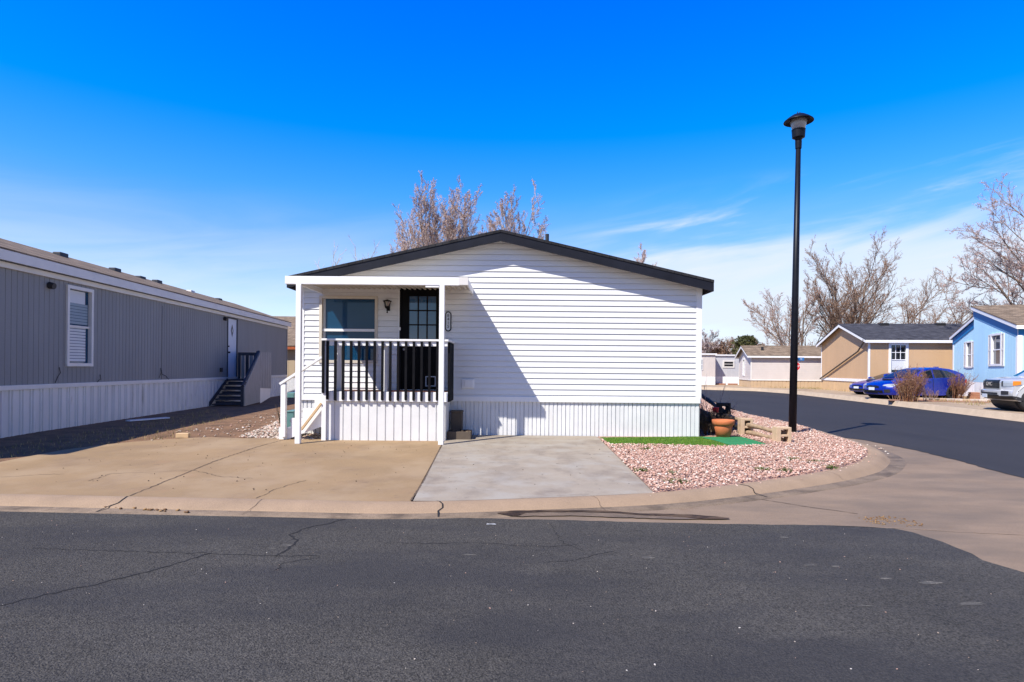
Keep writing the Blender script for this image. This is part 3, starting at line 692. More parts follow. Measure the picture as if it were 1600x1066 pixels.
def spill(cnt):
    ii = rng.integers(0, len(kd), cnt * 6); pp = np.array([tuple(kd[i]) for i in ii]); k = (pp[:, 0] > 1.4) & (pp[:, 1] < 14); pp = pp[k][:cnt]
    d = np.abs(rng.normal(0, .07, len(pp))) ; c = np.array([3.5, 10.5]); v = pp[:, :2] - c; v /= np.linalg.norm(v, axis=1)[:, None]
    scatter('spilled_gravel', pp[:, 0] + v[:, 0] * d, pp[:, 1] + v[:, 1] * d, pp[:, 2] + .006, rng.uniform(.006, .016, len(pp)), M['gravel'], label='stray pink stones spilled onto the curved kerb', cat='gravel')
spill(170)
# grass blades
def blades(name, pl, cnt, h0, h1, m, label, cat, z=None, w=.006, lean=.5):
    xs = [p[0] for p in pl]; ys = [p[1] for p in pl]; x = rng.uniform(min(xs), max(xs), cnt); y = rng.uniform(min(ys), max(ys), cnt); k = inside(x, y, pl); x, y = x[k], y[k]; n = len(x)
    h = rng.uniform(h0, h1, n); a = rng.uniform(0, 2 * PI, n); lx, ly = rng.uniform(-lean, lean, n) * h, rng.uniform(-lean, lean, n) * h
    z0 = yh(y) if z is None else np.full(n, z)
    V = np.empty((n, 3, 3)); V[:, 0] = np.stack([x - np.cos(a) * w, y - np.sin(a) * w, z0], 1); V[:, 1] = np.stack([x + np.cos(a) * w, y + np.sin(a) * w, z0], 1); V[:, 2] = np.stack([x + lx, y + ly, z0 + h], 1)
    me = bpy.data.meshes.new(name); me.from_pydata(V.reshape(-1, 3).tolist(), [], np.arange(n * 3).reshape(-1, 3).tolist()); me.materials.append(m)
    o = bpy.data.objects.new(name, me); COL.objects.link(o); return o
o = sheet('turf_strip', turf, M['turf'], off=.012, kind=None); tag(o, 'bright green artificial grass strip along the white skirting', 'artificial turf')
o = sheet('green_mat', px_poly([(1092, 684.5), (1160, 684), (1207, 698), (1180, 699.5), (1140, 697), (1118, 690)]), M['matgreen'], off=.018, kind=None); tag(o, 'emerald green outdoor mat under the terracotta pot', 'mat')
M['turfblade'] = islandmat('turf_blade', [(.07, .19, .01), (.11, .23, .012), (.17, .25, .03), (.05, .14, .01)])
tp = px_poly([(940, 685), (1090, 683.6), (1115, 690), (1135, 697), (955, 695.5)])
tag(blades('turf_blades', tp, 9000, .02, .045, M['turfblade'], '', '', w=.004), 'short green plastic blades on the turf strip', 'artificial turf', kind='stuff')
M['strawblade'] = islandmat('straw_blade', [(.33, .24, .11), (.42, .32, .16), (.24, .17, .08), (.22, .20, .07)])
tag(blades('dry_grass', px_poly([(-40, 735), (0, 720), (60, 708), (150, 697), (235, 688), (300, 683), (300, 668), (370, 655), (330, 640), (200, 665), (0, 700), (-60, 705)]), 3500, .02, .07, M['strawblade'], '', '', w=.005), 'straw coloured dry grass beside the grey mobile home', 'grass', kind='stuff')
tag(blades('dry_verge', [tuple(G(a, b, .08)[:2]) for a, b in ((1150, 604), (1300, 610), (1420, 622), (1530, 635), (1560, 628), (1500, 617), (1300, 604))], 9000, .04, .16, M['strawblade'], '', '', z=.08, w=.012), 'dry straw verge across the side road', 'grass', kind='stuff')
# weeds in the gravel: one clump each
def tuft(loc, r, cnt, m, label, name='weed', cat='weed', group='weeds in the pink gravel'):
    mb = MB()
    for _ in range(cnt):
        a = random.uniform(0, 2 * PI); q = random.uniform(0, r); x, y = q * math.cos(a), q * math.sin(a) * .7; h = random.uniform(.02, .06); b = random.uniform(0, PI); w = random.uniform(.004, .010)
        lx, ly = random.uniform(-.05, .05) + x * .4, random.uniform(-.05, .05) + y * .4
        mb.face([(x - w * math.cos(b), y - w * math.sin(b), 0), (x + w * math.cos(b), y + w * math.sin(b), 0), (x + lx, y + ly, h)])
    o = mb.build(name, m); o.location = loc; return tag(o, label, cat, group)
for px, py, r, c, lab in ((1002, 739, .09, 90, 'small dark weed low on the gravel near the grey slab'), (1058, 757, .12, 170, 'bright green weed clump closest to the kerb'), (1050, 743, .07, 60, 'faint weed just above the bright green clump'), (1190, 737, .09, 90, 'weed clump in mid gravel left of the twin clumps'), (1226, 739, .09, 80, 'weed at the gravel edge below the lamp post'), (1239, 721, .10, 90, 'olive weed in the gravel right under the lamp post'), (1272, 725, .12, 110, 'wider weed clump right of the lamp post'), (1298, 734, .08, 80, 'dark weed beside the curved kerb, furthest right'), (964, 702, .10, 70, 'thin weed beside the top corner of the grey slab'), (1010, 705, .08, 60, 'thin weed below the green turf strip')):
    p = G(px, py); p.z += .02; tuft(p, r, c, M['weed'], lab)

# ------------------------------------------------------------------ white mobile home
YW = 11.8
zs_w, ze_w = 0.70, 3.04
mtw = dict(wall=M['siding'], skirt=M['skirt'], roof=M['shblack'], fascia=M['fascia'], corner=M['white'], soffit=M['white'])
HX = -.24
def hx(px): return P(px, 575, YW).x - HX
def hz(px, py, Y=YW): return P(px, py, Y).z
tw0, tw1 = hx(503) + 3.96, hx(585.5) + 3.96
zw0, zw1 = hz(545, 563), hz(545, 467)
td0, td1 = hx(624) + 3.96, hx(687) + 3.96
zd0, zd1 = hz(655, 609), hz(655, 449)
home, HW = house('mobile_home', 'white mobile home with lap siding and a black trimmed gable roof', (HX, YW, 0), 0, 7.92, 19.5, zs_w, ze_w, .90, mtw, 'lap', .1105, VSKIRT, .165, ov=.26, ove=.17, fas=.17, rt=.05, band=.07, holes={'front': [(tw0, tw1, zw0, zw1), (td0, td1, zd0, zd1)]}, zb=-.03, corner=.09)
wf = HW['front']
# big porch window: wide top light over a lower sash, warm trim
w = window(home, wf, tw0, tw1, zw0, zw1, M['offwhite'], M['glass'], trim=.055, proud=.035, recess=.05, rail=False, label='wide two-light window with cream trim beside the door')
zc = hz(545, 516); m = MB(); wf.box(m, tw0 + .001, tw1 - .001, zc - .025, zc + .025, -.049, -.005); m.build('window_bar', M['white'], w)
m = MB(); wf.box(m, tw0 + .002, tw0 + .05, zw0 + .001, zw1 - .001, -.0485, -.04); m.build('blind', M['curtain'], w)
# door, half glazed with nine lights
d_ = MB(); gx0, gx1 = hx(638.5) + 3.96, hx(680.5) + 3.96; gz0, gz1 = hz(660, 530), hz(660, 463)
for a, b, c, e in ((td0 + .03, gx0, zd0, zd1 - .03), (gx1, td1 - .03, zd0, zd1 - .03), (gx0, gx1, zd0, gz0), (gx0, gx1, gz1, zd1 - .03)): wf.box(d_, a, b, c, e, -.045, -.005)
dr = d_.build('door', M['door'], home); dr['label'] = 'black front door with a nine pane window'
m = MB()
for a, b, c, e in ((td0, td0 + .03, zd0, zd1), (td1 - .03, td1, zd0, zd1), (td0 + .03, td1 - .03, zd1 - .03, zd1)): wf.box(m, a, b, c, e, -.06, .03)
m.build('door_frame', M['black'], home)
m = MB()
for a, b, c, e in ((td0 - .02, td0, zd0, zd1 + .02), (td1, td1 + .02, zd0, zd1 + .02), (td0, td1, zd1, zd1 + .02)): wf.box(m, a, b, c, e, -.02, .033)
m.build('door_casing', M['white'], home)
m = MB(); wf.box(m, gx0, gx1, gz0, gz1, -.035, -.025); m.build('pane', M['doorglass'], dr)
m = MB()
for i in (1, 2): t = gx0 + (gx1 - gx0) * i / 3; wf.box(m, t - .012, t + .012, gz0, gz1, -.0245, -.008)
for i in (1, 2): z = gz0 + (gz1 - gz0) * i / 3; wf.box(m, gx0, gx1, z - .012, z + .012, -.024, -.0085)
m.build('glazing_bar', M['door'], dr)
m = MB(); t, z = hx(632) + 3.96, hz(632, 546); q = wf.pt(t, z, .03); m.lathe([(0, -.03), (.028, -.02), (.032, 0), (.02, .02), (.012, .035)], (q.x, q.y, q.z), 14, axis='y'); m.build('door_knob', M['steel'], dr, smooth=True)
m = MB(); t, z = hx(625) + 3.96, hz(625, 514); wf.box(m, t - .012, t + .012, z - .03, z + .03, .0305, .036); m.build('door_tag', M['signwhite'], dr)
m = MB(); ta, tb, za, zb_ = hx(665) + 3.96, hx(681) + 3.96, hz(673, 604), hz(673, 588)
for a, b, c, e in ((ta, ta + .018, za, zb_), (tb - .018, tb, za, zb_), (ta + .018, tb - .018, za, za + .018), (ta + .018, tb - .018, zb_ - .018, zb_)): wf.box(m, a, b, c, e, -.005, .012)
m.build('pet_flap', M['plate'], dr)
# wall lantern
q = wf.pt(hx(606) + 3.96, hz(606, 478), 0); lan = MB()
lan.box(q.x - .035, q.x + .035, q.y - .02, q.y, q.z - .10, q.z + .05); lan.beam((q.x, q.y - .02, q.z - .02), (q.x, q.y - .10, q.z - .06), .02, .02)
lan.lathe([(.0, .115), (.02, .11), (.085, .085), (.088, .075), (.075, .07)], (q.x, q.y - .11, q.z), 12)
lan.lathe([(.035, -.06), (.045, -.05), (.045, -.02), (.03, -.055), (.012, -.08), (.008, -.12), (.018, -.14), (0, -.16)], (q.x, q.y - .11, q.z), 12)
for k in range(6): a = k * PI / 3; lan.beam((q.x + .043 * math.cos(a), q.y - .11 + .043 * math.sin(a), q.z - .03), (q.x + .072 * math.cos(a), q.y - .11 + .072 * math.sin(a), q.z + .075), .006, .006)
lo = lan.build('wall_lantern', M['black'], home, fix=True)
m = MB(); m.lathe([(.036, -.03), (.064, .07)], (q.x, q.y - .11, q.z), 12); m.build('lantern_glass', M['glassgrey'], lo)
# outlet cover low on the siding
m = MB(); ta, tb, za, zb_ = hx(722) + 3.96, hx(741) + 3.96, hz(730, 607), hz(730, 592); wf.box(m, ta, tb, za, zb_, .0, .03); wf.box(m, ta + .05, tb - .02, za + .02, zb_ - .02, .0305, .045)
m.build('outlet_cover', M['white'], home, bevel=.004)
# plumbing vent on the roof
q = P(855, 366, 14.5); m = MB(); m.tube([(q.x - HX, q.y - YW, q.z - .7), (q.x - HX, q.y - YW, q.z)], .045, 12); m.build('vent_pipe', M['plastic'], home)
# address plaque
def text(s, size, depth, m, parent, loc, rot=(R(90), 0, 0), name='numerals', font_w=None):
    c = bpy.data.curves.new(name, 'FONT'); c.body = s; c.size = size; c.extrude = depth; c.align_x = 'CENTER'; c.align_y = 'CENTER'; c.space_line = .95
    tmp = bpy.data.objects.new(name, c); COL.objects.link(tmp); bpy.context.view_layer.update()
    me = bpy.data.meshes.new_from_object(tmp); bpy.data.objects.remove(tmp)
    me.materials.clear(); me.materials.append(m)
    o = bpy.data.objects.new(name, me); COL.objects.link(o); o.parent = parent; o.location = loc; o.rotation_euler = rot
    if font_w: o.scale = (font_w, 1, 1)
    return o
pq = P(700.5, 502.5, YW - .02)
pl = empty('address_plaque', pq, 0, 'black rimmed oval address plaque with upright numerals on the white siding', 'address plaque')
def oval(hw, hh): return [(-hw, -hh + hw * .75), (-hw * .55, -hh + hw * .15), (0, -hh), (hw * .55, -hh + hw * .15), (hw, -hh + hw * .75), (hw, hh - hw * .75), (hw * .55, hh - hw * .15), (0, hh), (-hw * .55, hh - hw * .15), (-hw, hh - hw * .75)]
MB().prism(oval(.060, .200), -.012, .006).build('plaque_rim', M['black'], pl, fix=True)
MB().prism(oval(.040, .178), -.016, -.011).build('plaque_face', M['plate'], pl, fix=True)
for i, ch in enumerate('8415'): text(ch, .085, .001, M['black'], pl, (0, -.0175, .115 - i * .072), name='numeral')

# patio cover
YP = 10.42
pc = empty('patio_cover', (P(590, 440, YP).x, YP, 0), 0, 'white metal patio cover on two slim posts over the porch', 'patio cover')
x0, x1 = P(446, 440, YP).x - pc.location.x, P(734, 440, YP).x - pc.location.x
zb0, zt0 = P(600, 445.5, YP).z, P(600, 433, YP).z
m = MB(); m.box(x0, x1 - .18, -.03, .03, zb0, zt0); m.build('fascia_beam', M['white'], pc, bevel=.006)
m = MB(); m.box(x1 - .179, x1 - .02, -.035, .028, zb0 + .005, zt0 + .001); m.build('gutter_end', M['eavewhite'], pc, bevel=.006)
rf = MB(); zz0, zz1 = zb0 + .06, zb0 + .10; ln = YW - YP - .004; nR = int((x1 - x0 - .26) / .10)
for i in range(nR):
    a = x0 + .23 + i * .10
    for (fa, oa), (fb, ob) in zip([(0, 0), (.25, 0), (.35, .03), (.9, .03), (1, 0)][:-1], [(0, 0), (.25, 0), (.35, .03), (.9, .03), (1, 0)][1:]):
        rf.face([(a + fa * .1, .031, zz0 + oa), (a + fb * .1, .031, zz0 + ob), (a + fb * .1, ln, zz1 + ob), (a + fa * .1, ln, zz1 + oa)])
rf.build('roof_panel', M['offwhite'], pc)
for xa in (x0 + .20, x1 - .05): m = MB(); m.box(xa, xa + .027, .031, ln, zb0 + .005, zt0 - .02); m.build('side_trim', M['white'], pc)
for a, b in ((462.5, 470.5), (686, 694)):
    xa, xb = P(a, 560, YP).x - pc.location.x, P(b, 560, YP).x - pc.location.x
    m = MB(); m.box(xa, xb, -.035, .045, yard_h(YP) , zb0); m.build('post', M['white'], pc, bevel=.006)
m = MB(); xa, xb = P(665, 450, YP).x - pc.location.x, P(686, 450, YP).x - pc.location.x; m.box(xa, xb - .002, -.02, .02, zb0 - .035, zb0 - .001); m.build('bracket', M['white'], pc)

# porch deck
YD = 10.92
por = empty('porch', (P(600, 600, YD).x, YD, 0), 0, 'raised white porch with black balusters in front of the black door', 'porch')
ox = por.location.x
dx = lambda px, Y=YD: P(px, 600, Y).x - ox
zd = zd0 - .01; zskt = P(600, 628, YD).z
xl, xr = dx(511), dx(696.5)
g0 = yard_h(YD) - .01
m = MB(); m.box(xl, xr, .03, YW - YD - .02, zd - .04, zd); m.build('deck_floor', M['deck'], por)
wd = Wall((xl, .0), (xr, .0)); clad(wd, [(0, g0), (wd.L, g0), (wd.L, zskt), (0, zskt)], [], rep(wd.L, [(0, 0), (.86, 0), (.90, -.02), (.96, -.02), (1, 0)], .155), 0).build('skirting', M['skirt'], por)
wr = Wall((xr, .0), (xr, YW - YD - .02)); clad(wr, [(0, g0), (wr.L, g0), (wr.L, zskt), (0, zskt)], [], rep(wr.L, [(0, 0), (.86, 0), (.90, -.02), (.96, -.02), (1, 0)], .155), 0).build('skirting', M['skirt'], por)
wlft = Wall((xl, YW - YD - .02), (xl, 0)); clad(wlft, [(0, g0), (wlft.L, g0), (wlft.L, zskt), (0, zskt)], [], rep(wlft.L, [(0, 0), (.86, 0), (.90, -.02), (.96, -.02), (1, 0)], .155), 0).build('skirting', M['skirt'], por)
m = MB(); m.box(xl - .02, xr + .02, -.035, -.002, zskt + .005, zd - .002); m.box(xr + .0, xr + .035, -.001, YW - YD - .03, zskt + .005, zd - .003); m.build('rim_board', M['white'], por, bevel=.004)
YRl = -.018   # railing plane
zt = P(600, 530, YD + YRl).z; xcl = dx(503.5)
rl = MB(); rl.box(xcl, xr + .05, YRl - .05, YRl + .06, zt - .035, zt); rl.build('top_rail', M['white'], por, bevel=.004)
rail = MB(); rail.box(xcl, xr + .03, YRl - .02, YRl + .02, zt - .125, zt - .036); ro = rail.build('rail_board', M['white'], por, bevel=.003)
zbt, zbb = zt - .045, P(600, 626, YD + YRl).z
bal = [504.8] + [511.6 + 12.25 * i for i in range(15)]
for i, px in enumerate(bal):
    b = MB(); cx = dx(px, YD + YRl - .04); zl = zbb + (.13 if i == 0 else 0) + random.uniform(-.012, .012)
    b.hexa([(cx - .021, YRl - .062, zl + .02), (cx + .021, YRl - .062, zl + .02), (cx + .021, YRl - .0215, zl), (cx - .021, YRl - .0215, zl), (cx - .021, YRl - .062, zbt), (cx + .021, YRl - .062, zbt), (cx + .021, YRl - .0215, zbt), (cx - .021, YRl - .0215, zbt)])
    b.build('baluster', M['railblack'], por)
# right side railing
m = MB(); m.box(xr - .02, xr + .07, YRl + .061, YW - YD - .03, zt - .036, zt - .001); m.box(xr + .005, xr + .029, YRl + .061, YW - YD - .03, zt - .125, zt - .037); m.build('side_rail', M['white'], por)
for k in range(7):
    y = .06 + k * .115; b = MB(); b.box(xr + .030, xr + .066, y - .03, y + .03, zbb - .02, zbt - .005); b.build('baluster', M['railblack'], por)
# posts of the railing
m = MB(); m.box(dx(503, YD - .03), dx(510, YD - .03), -.045, .045, yard_h(YD) - .01, zt - .13); m.build('corner_post', M['white'], por, bevel=.005)
for px, y in ((529, .2), (601.5, -.0)):
    m = MB(); c = dx(px, YD + y); m.box(c - .043, c + .043, y + .005, y + .09, zd + .001, zt - .036); m.build('rail_post', M['white'], por, bevel=.005)
# stairs going down to the left, against the house
nst = 4; sx0 = dx(447, 11.3); top = zd
ys0, ys1 = .05, .80
stp = MB()
run = (xl - .02 - sx0) / nst
for k in range(nst):
    zt_ = top - (k + 1) * (top - g0) / (nst + 1); xx1 = xl - .02 - k * run; stp.box(xx1 - run - .03, xx1, ys0 + .03, ys1, zt_ - .035, zt_)
stp.build('stair_tread', M['greyboard'], por)
m = MB(); z2 = g0 + .17
m.prism([(xl - .021, top - .62), (xl - .021, top - .14), (xl - .021 - run, top - .14 - .0), (xl - .021 - run, top - .32), (xl - .021 - 2 * run, top - .32), (xl - .021 - 2 * run, top - .50), (xl - .021 - 3 * run, top - .50), (xl - .021 - 3 * run, top - .68), (sx0, top - .68), (sx0, g0), (sx0 + .12, g0)], ys0 - .0, ys0 + .029); m.build('stair_stringer', M['white'], por, fix=True)
xa, za = dx(470, 10.85), P(470, 672, 10.85).z; xb, zb_ = dx(503, 10.9), P(503, 630, 10.9).z
m = MB(); m.beam((xa, -.03, za), (xb, -.03, zb_), .035, .075, (0, 1, 0)); m.build('brace', M['palewood'], por)
yn = -.0
xa, xb = dx(440, YD + yn), dx(447.5, YD + yn)
ztn = P(444, 601, YD).z
m = MB(); m.box(xa, xb, yn - .045, yn + .045, g0 + .06, ztn); m.build('newel_post', M['white'], por, bevel=.005)
xh0, zh0 = dx(438.5, YD), P(438.5, 600, YD).z; xh1, zh1 = dx(503, YD), P(503, 558, YD).z
m = MB(); m.beam((xh0, yn - .0, zh0), (xh1, yn, zh1), .04, .11, (0, 1, 0)); m.build('handrail', M['white'], por)

# items by the porch
def boxthing(name, px0, px1, py0, py1, Y, dep, m, label, cat, bev=.008, lid=None):
    a, b = P(px0, py1, Y), P(px1, py0, Y); c = (a.x + b.x) / 2; z0 = max(a.z, yard_h(Y)) if py1 > 640 else a.z
    o = empty(name, (c, Y, z0), 0, label, cat); w_ = b.x - c; h_ = b.z - z0
    mb = MB(); mb.box(-w_, w_, 0, dep, 0, h_ * (.9 if lid else 1)); mb.build('body', m, o, bevel=bev)
    if lid: mb = MB(); mb.box(-w_ - .012, w_ + .012, -.012, dep + .012, h_ * .9 + .001, h_); mb.build('lid', lid, o, bevel=bev)
    return o
boxthing('utility_box', 704.5, 722, 642, 672, 11.5, .22, M['brownbox'], 'upright dark brown utility box in the corner right of the porch', 'utility box', lid=M['brownbox'])
pb = empty('planter_box', (P(717, 680, 11.1).x, 11.1, yard_h(11.1)), 0, 'low shaded brown planter with dead clumps right of the porch', 'planter')
hw = (P(736, 680, 11.1).x - P(699, 680, 11.1).x) / 2; m = MB()
for a, b, c, d in ((-hw, hw, 0, .03), (-hw, hw, .37, .40), (-hw, -hw + .03, .031, .369), (hw - .03, hw, .031, .369)): m.box(a, b, c, d, 0, .15)
m.build('planter_wall', M['brownbox'], pb, bevel=.004)
m = MB(); m.box(-hw + .03, hw - .03, .031, .369, .01, .12); m.build('soil', M['dirt'], pb)
sx = rng.uniform(-hw + .04, hw - .04, 60) ; sy = rng.uniform(.04, .36, 60)
m = MB()
for x_, y_ in zip(sx, sy): r_ = random.uniform(.015, .045); m.lathe([(0, r_ * 1.2), (r_ * .8, r_ * .7), (r_, 0)], (x_, y_, .12), 6)
m.build('dead_clumps', M['twigdark'], pb)
boxthing('storage_tote', 448, 458.5, 642, 668, 11.9, .35, M['teal'], 'small teal box behind the white stair newel', 'storage box', lid=M['teal'])
boxthing('teal_crate', 446, 459, 614, 621.5, 14.5, .4, M['teal'], 'flat teal crate seen high behind the stair newel', 'crate')
boxthing('red_can', 437, 441.5, 662, 681, 11.6, .1, M['rust'], 'narrow rust red can standing left of the stair newel', 'can')
o = empty('dead_stalk', G(438, 668), 0, 'dark dead stalk sticking up beside the rust red can', 'dead plant')
m = MB()
for k in range(5):
    a = k * 1.3; m.tube([(0, 0, 0), (.04 * math.cos(a), .04 * math.sin(a), .25), (.12 * math.cos(a), .1 * math.sin(a), .5)], [.012, .008, .004], 5)
m.build('stem', M['twigdark'], o)
q = G(286, 684); o = tag(MB().box(-.11, .11, -.055, .055, 0, .085).build('brick', M['palewood'], bevel=.006), 'loose tan brick lying where the dirt meets the driveway', 'brick'); o.location = q; o.rotation_euler = (0, 0, .15)
a, b = G(200, 659), G(262, 654); m = MB(); m.beam((0, 0, .02), (b.x - a.x, b.y - a.y, .02), .16, .03); o = tag(m.build('white_board', M['doorwhite']), 'white board lying on the dirt against the grey skirting', 'board'); o.location = a
q = G(768, 821, ZR); o = sheet('litter', [(q.x - .05, q.y - .008), (q.x - .01, q.y - .003), (q.x + .045, q.y - .01), (q.x + .03, q.y + .012), (q.x - .01, q.y + .007), (q.x - .04, q.y + .012)], M['signwhite'], z=ZR, off=.012, kind=None); tag(o, 'scrap of white litter lying on the asphalt below the grey slab', 'litter')

# ------------------------------------------------------------------ grey mobile home on the left
ang = math.atan2(.078, 1)
xd, yd = Vector((math.cos(ang), math.sin(ang), 0)), Vector((-math.sin(ang), math.cos(ang), 0))
Yf = 7.2; corner = Vector((-8.45 - .078 * Yf, Yf, 0)); Wl, Ll = 4.9, 21.1
def tl(px):
    Y = 8.45 / ((800 - px) / F - .078); return (Vector((-8.45 - .078 * Y, Y, 0)) - corner).length, Y
tw_a, Ya = tl(105.5); tw_b, Yb = tl(140); tda, Yda = tl(355.5); tdb, _ = tl(369.5)
mtg = dict(wall=M['greysiding'], skirt=M['greyskirt'], roof=M['shbrown'], fascia=M['eavewhite'], corner=M['greysiding'], soffit=M['eavewhite'])
ghole = [(tw_a, tw_b, 1.36, 2.95), (tda, tdb, .87, 3.02)]
grey, GW = house('mobile_home', 'long grey mobile home with vertical siding and pale ribbed skirting', corner - xd * (Wl / 2), ang, Wl, Ll, .84, 3.42, .80, mtg, 'groove', .145, RIB, .27, ov=.12, ove=.16, fas=.19, rt=.03, holes={'right': ghole}, zb=-.05, corner=.05)
gr = GW['right']
m = MB(); gr.box(m, .0, gr.L, .84, .93, -.01, .03); m.build('skirting_band', M['eavewhite'], grey, bevel=.006)
m = MB(); gr.box(m, .0, gr.L, 3.085, 3.19, .005, .05); m.build('frieze', M['eavewhite'], grey, bevel=.006)
# tall window with blinds
w = window(grey, gr, tw_a, tw_b, 1.36, 2.95, M['eavewhite'], M['glass'], trim=.07, proud=.04, recess=.04, rail=True, label='tall narrow window with white blinds behind the lower sash')
m = MB()
zz = 1.40
while zz < 2.12: gr.box(m, tw_a + .03, tw_b - .10, zz, zz + .052, -.0395, -.033); zz += .065
m.build('blind', M['curtain'], w)
m = MB(); zz = 2.21
while zz < 2.62: gr.box(m, tw_a + .03, tw_b - .03, zz, zz + .056, -.0395, -.033); zz += .065
m.build('blind', M['blindblue'], w)
m = MB(); gr.box(m, tw_a + .03, tw_b - .12, 2.66, 2.93, -.0395, -.036); m.build('blind', M['curtain'], w)
m = MB(); gr.box(m, tda, tdb, .87, 3.02, -.04, -.012); dd = m.build('door', M['doorwhite'], grey); dd['label'] = 'pale door with a diamond window'
m = MB(); tm, zm = (tda + tdb) / 2, 2.60
m.face([gr.pt(tm - .12, zm, -.008), gr.pt(tm, zm - .24, -.008), gr.pt(tm + .12, zm, -.008), gr.pt(tm, zm + .24, -.008)]); m.build('door_window', M['bluedark'], dd)
m = MB(); m.face([gr.pt(tm - .045, zm, -.006), gr.pt(tm, zm - .10, -.006), gr.pt(tm + .045, zm, -.006), gr.pt(tm, zm + .10, -.006)]); m.build('door_light', M['curtain'], dd)
m = MB(); gr.box(m, tda + .06, tda + .12, 1.78, 1.84, -.011, .05); gr.box(m, tda + .06, tda + .11, 2.0, 2.05, -.011, .02); m.build('door_handle', M['plastic'], dd)
m = MB()
for a, b, c, e in ((tda - .05, tda, .87, 3.07), (tdb, tdb + .05, .87, 3.07), (tda, tdb, 3.02, 3.07)): gr.box(m, a, b, c, e, -.04, .02)
m.build('door_frame', M['bluedark'], grey)
for px, z, r_ in ((75, 2.93, .07), (349, 2.98, .07)):
    t, _ = tl(px); q = gr.pt(t, z, .01); m = MB(); m.tube([q, q + Vector((.10, 0, -.02))], [r_, r_ * .9], 12); m.build('wall_light', M['plastic'], grey)
t, _ = tl(344.5); m = MB(); gr.box(m, t - .06, t + .06, 1.12, 1.26, .001, .06); m.build('outlet_cover', M['plastic'], grey)
for pxa, za, pxb, zb2 in ((91, 1.27, 84, .95), (250, 1.25, 247, .98), (251, 1.2, 262, .93), (155, 1.1, 150, .93)):
    t0, _ = tl(pxa); t1, _ = tl(pxb); m = MB(); m.tube([gr.pt(t0, za, .02), gr.pt(t0 + .02, za - .12, .03), gr.pt((t0 + t1) / 2, (za + zb2) / 2 - .03, .04), gr.pt(t1, zb2, .03)], .008, 6); m.build('cable', M['plastic'], grey)
t, _ = tl(253); m = MB(); gr.box(m, t - .02, t + .0, .94, 2.98, .001, .012); m.build('seam_batten', M['greysiding'], grey)
# roof vents near the ridge
for i, px in enumerate((8, 119, 200, 238, 263, 313, 355)):
    Y = (8.45 + 1.75) / ((800 - px) / F - .078); tt = Y - Yf; big = i in (0, 1, 2, 4)
    m = MB(); m.box(Wl / 2 - 2.15, Wl / 2 - 1.95, tt - .16, tt + .16, 4.0, 4.10 + (.12 if big else .09)); m.build('roof_vent', M['bluedark'] if i != 5 else M['eavewhite'], grey, bevel=.02)
# entry stairs
st = empty('entry_stairs', corner + yd * (tda - .1), ang, 'slate blue entry stairs with grey board sides at the grey mobile home', 'stairs')
zl = .86; bx = 1.12
MB().box(.05, bx, 0, 1.0, zl - .06, zl).build('landing', M['bluedark'], st)
ns = 5
for k in range(ns):
    z = zl - (k + 1) * zl / (ns + .4); y = -(k + 1) * .27; m = MB(); m.box(.06, bx - .02, y, y + .29, z - .04, z); m.box(.08, bx - .04, y + .26, y + .275, z, z + .07); m.build('tread', M['bluedark'], st)
m = MB(); yb = -ns * .27 - .1
m.prismx([(yb, 0), (0, zl - .06), (0, zl + .02), (-.03, zl + .02), (yb, .14)], .02, .055); m.build('stringer', M['bluedark'], st, fix=True)
m = MB(); m.prismx([(yb, 0), (.05, 0.05), (.05, zl + .95), (0, zl + .93), (yb, .62)], bx, bx + .03); m.build('side_panel', M['greyboard'], st, fix=True)
m = MB(); m.beam((bx - .03, yb - .02, .68), (bx - .03, .05, zl + 1.0), .07, .05); m.build('handrail', M['bluedark'], st)
m = MB(); m.box(bx - .1, bx - .005, .0, .09, zl, zl + 1.0); m.box(bx - .1, bx - .005, yb, yb + .09, 0, .68); m.build('post', M['bluedark'], st)
m = MB(); m.box(.04, bx, .96, 1.01, zl + .86, zl + .97); m.box(.04, .13, .961, 1.009, zl, zl + .86); m.build('back_rail', M['bluedark'], st)
for k in range(6): m = MB(); m.box(.16 + k * .15, .27 + k * .15, .97, .99, zl - .02, zl + .86); m.build('slat', M['bluedark'] if k % 2 else M['greyboard'], st)
wp = Wall((bx + .032, .052), (bx + .12, .98)); clad(wp, [(0, .55), (wp.L, .50), (wp.L, zl + .97), (0, zl + .97)], [], rep(wp.L, GROOVE, .2), 0).build('landing_panel', M['greyboard'], st)
clad(wp, [(0.02, .0), (wp.L - .05, .18), (wp.L - .05, .50), (0.02, .548)], [], [(0, -.01, 5, -.01)], 0).build('landing_skirt', M['eavewhite'], st)
# pale house glimpsed between the two homes
mtc = dict(wall=M['cream'], skirt=M['white'], roof=M['shbrown'], fascia=M['rust'], corner=M['cream'], soffit=M['cream'])
q = P(452, 600, 36); hh, hW = house('mobile_home', 'cream mobile home with brown roof glimpsed between the grey and white homes', (q.x - 4, 36, 0), R(4.5), 12, 12, .75, 2.4, 1.9, mtc, 'groove', .3, ov=.3, ove=.3, zb=-.1, fas=.14)
hh.rotation_euler = (0, 0, R(94)); hh.location = (-4, 37, 0)

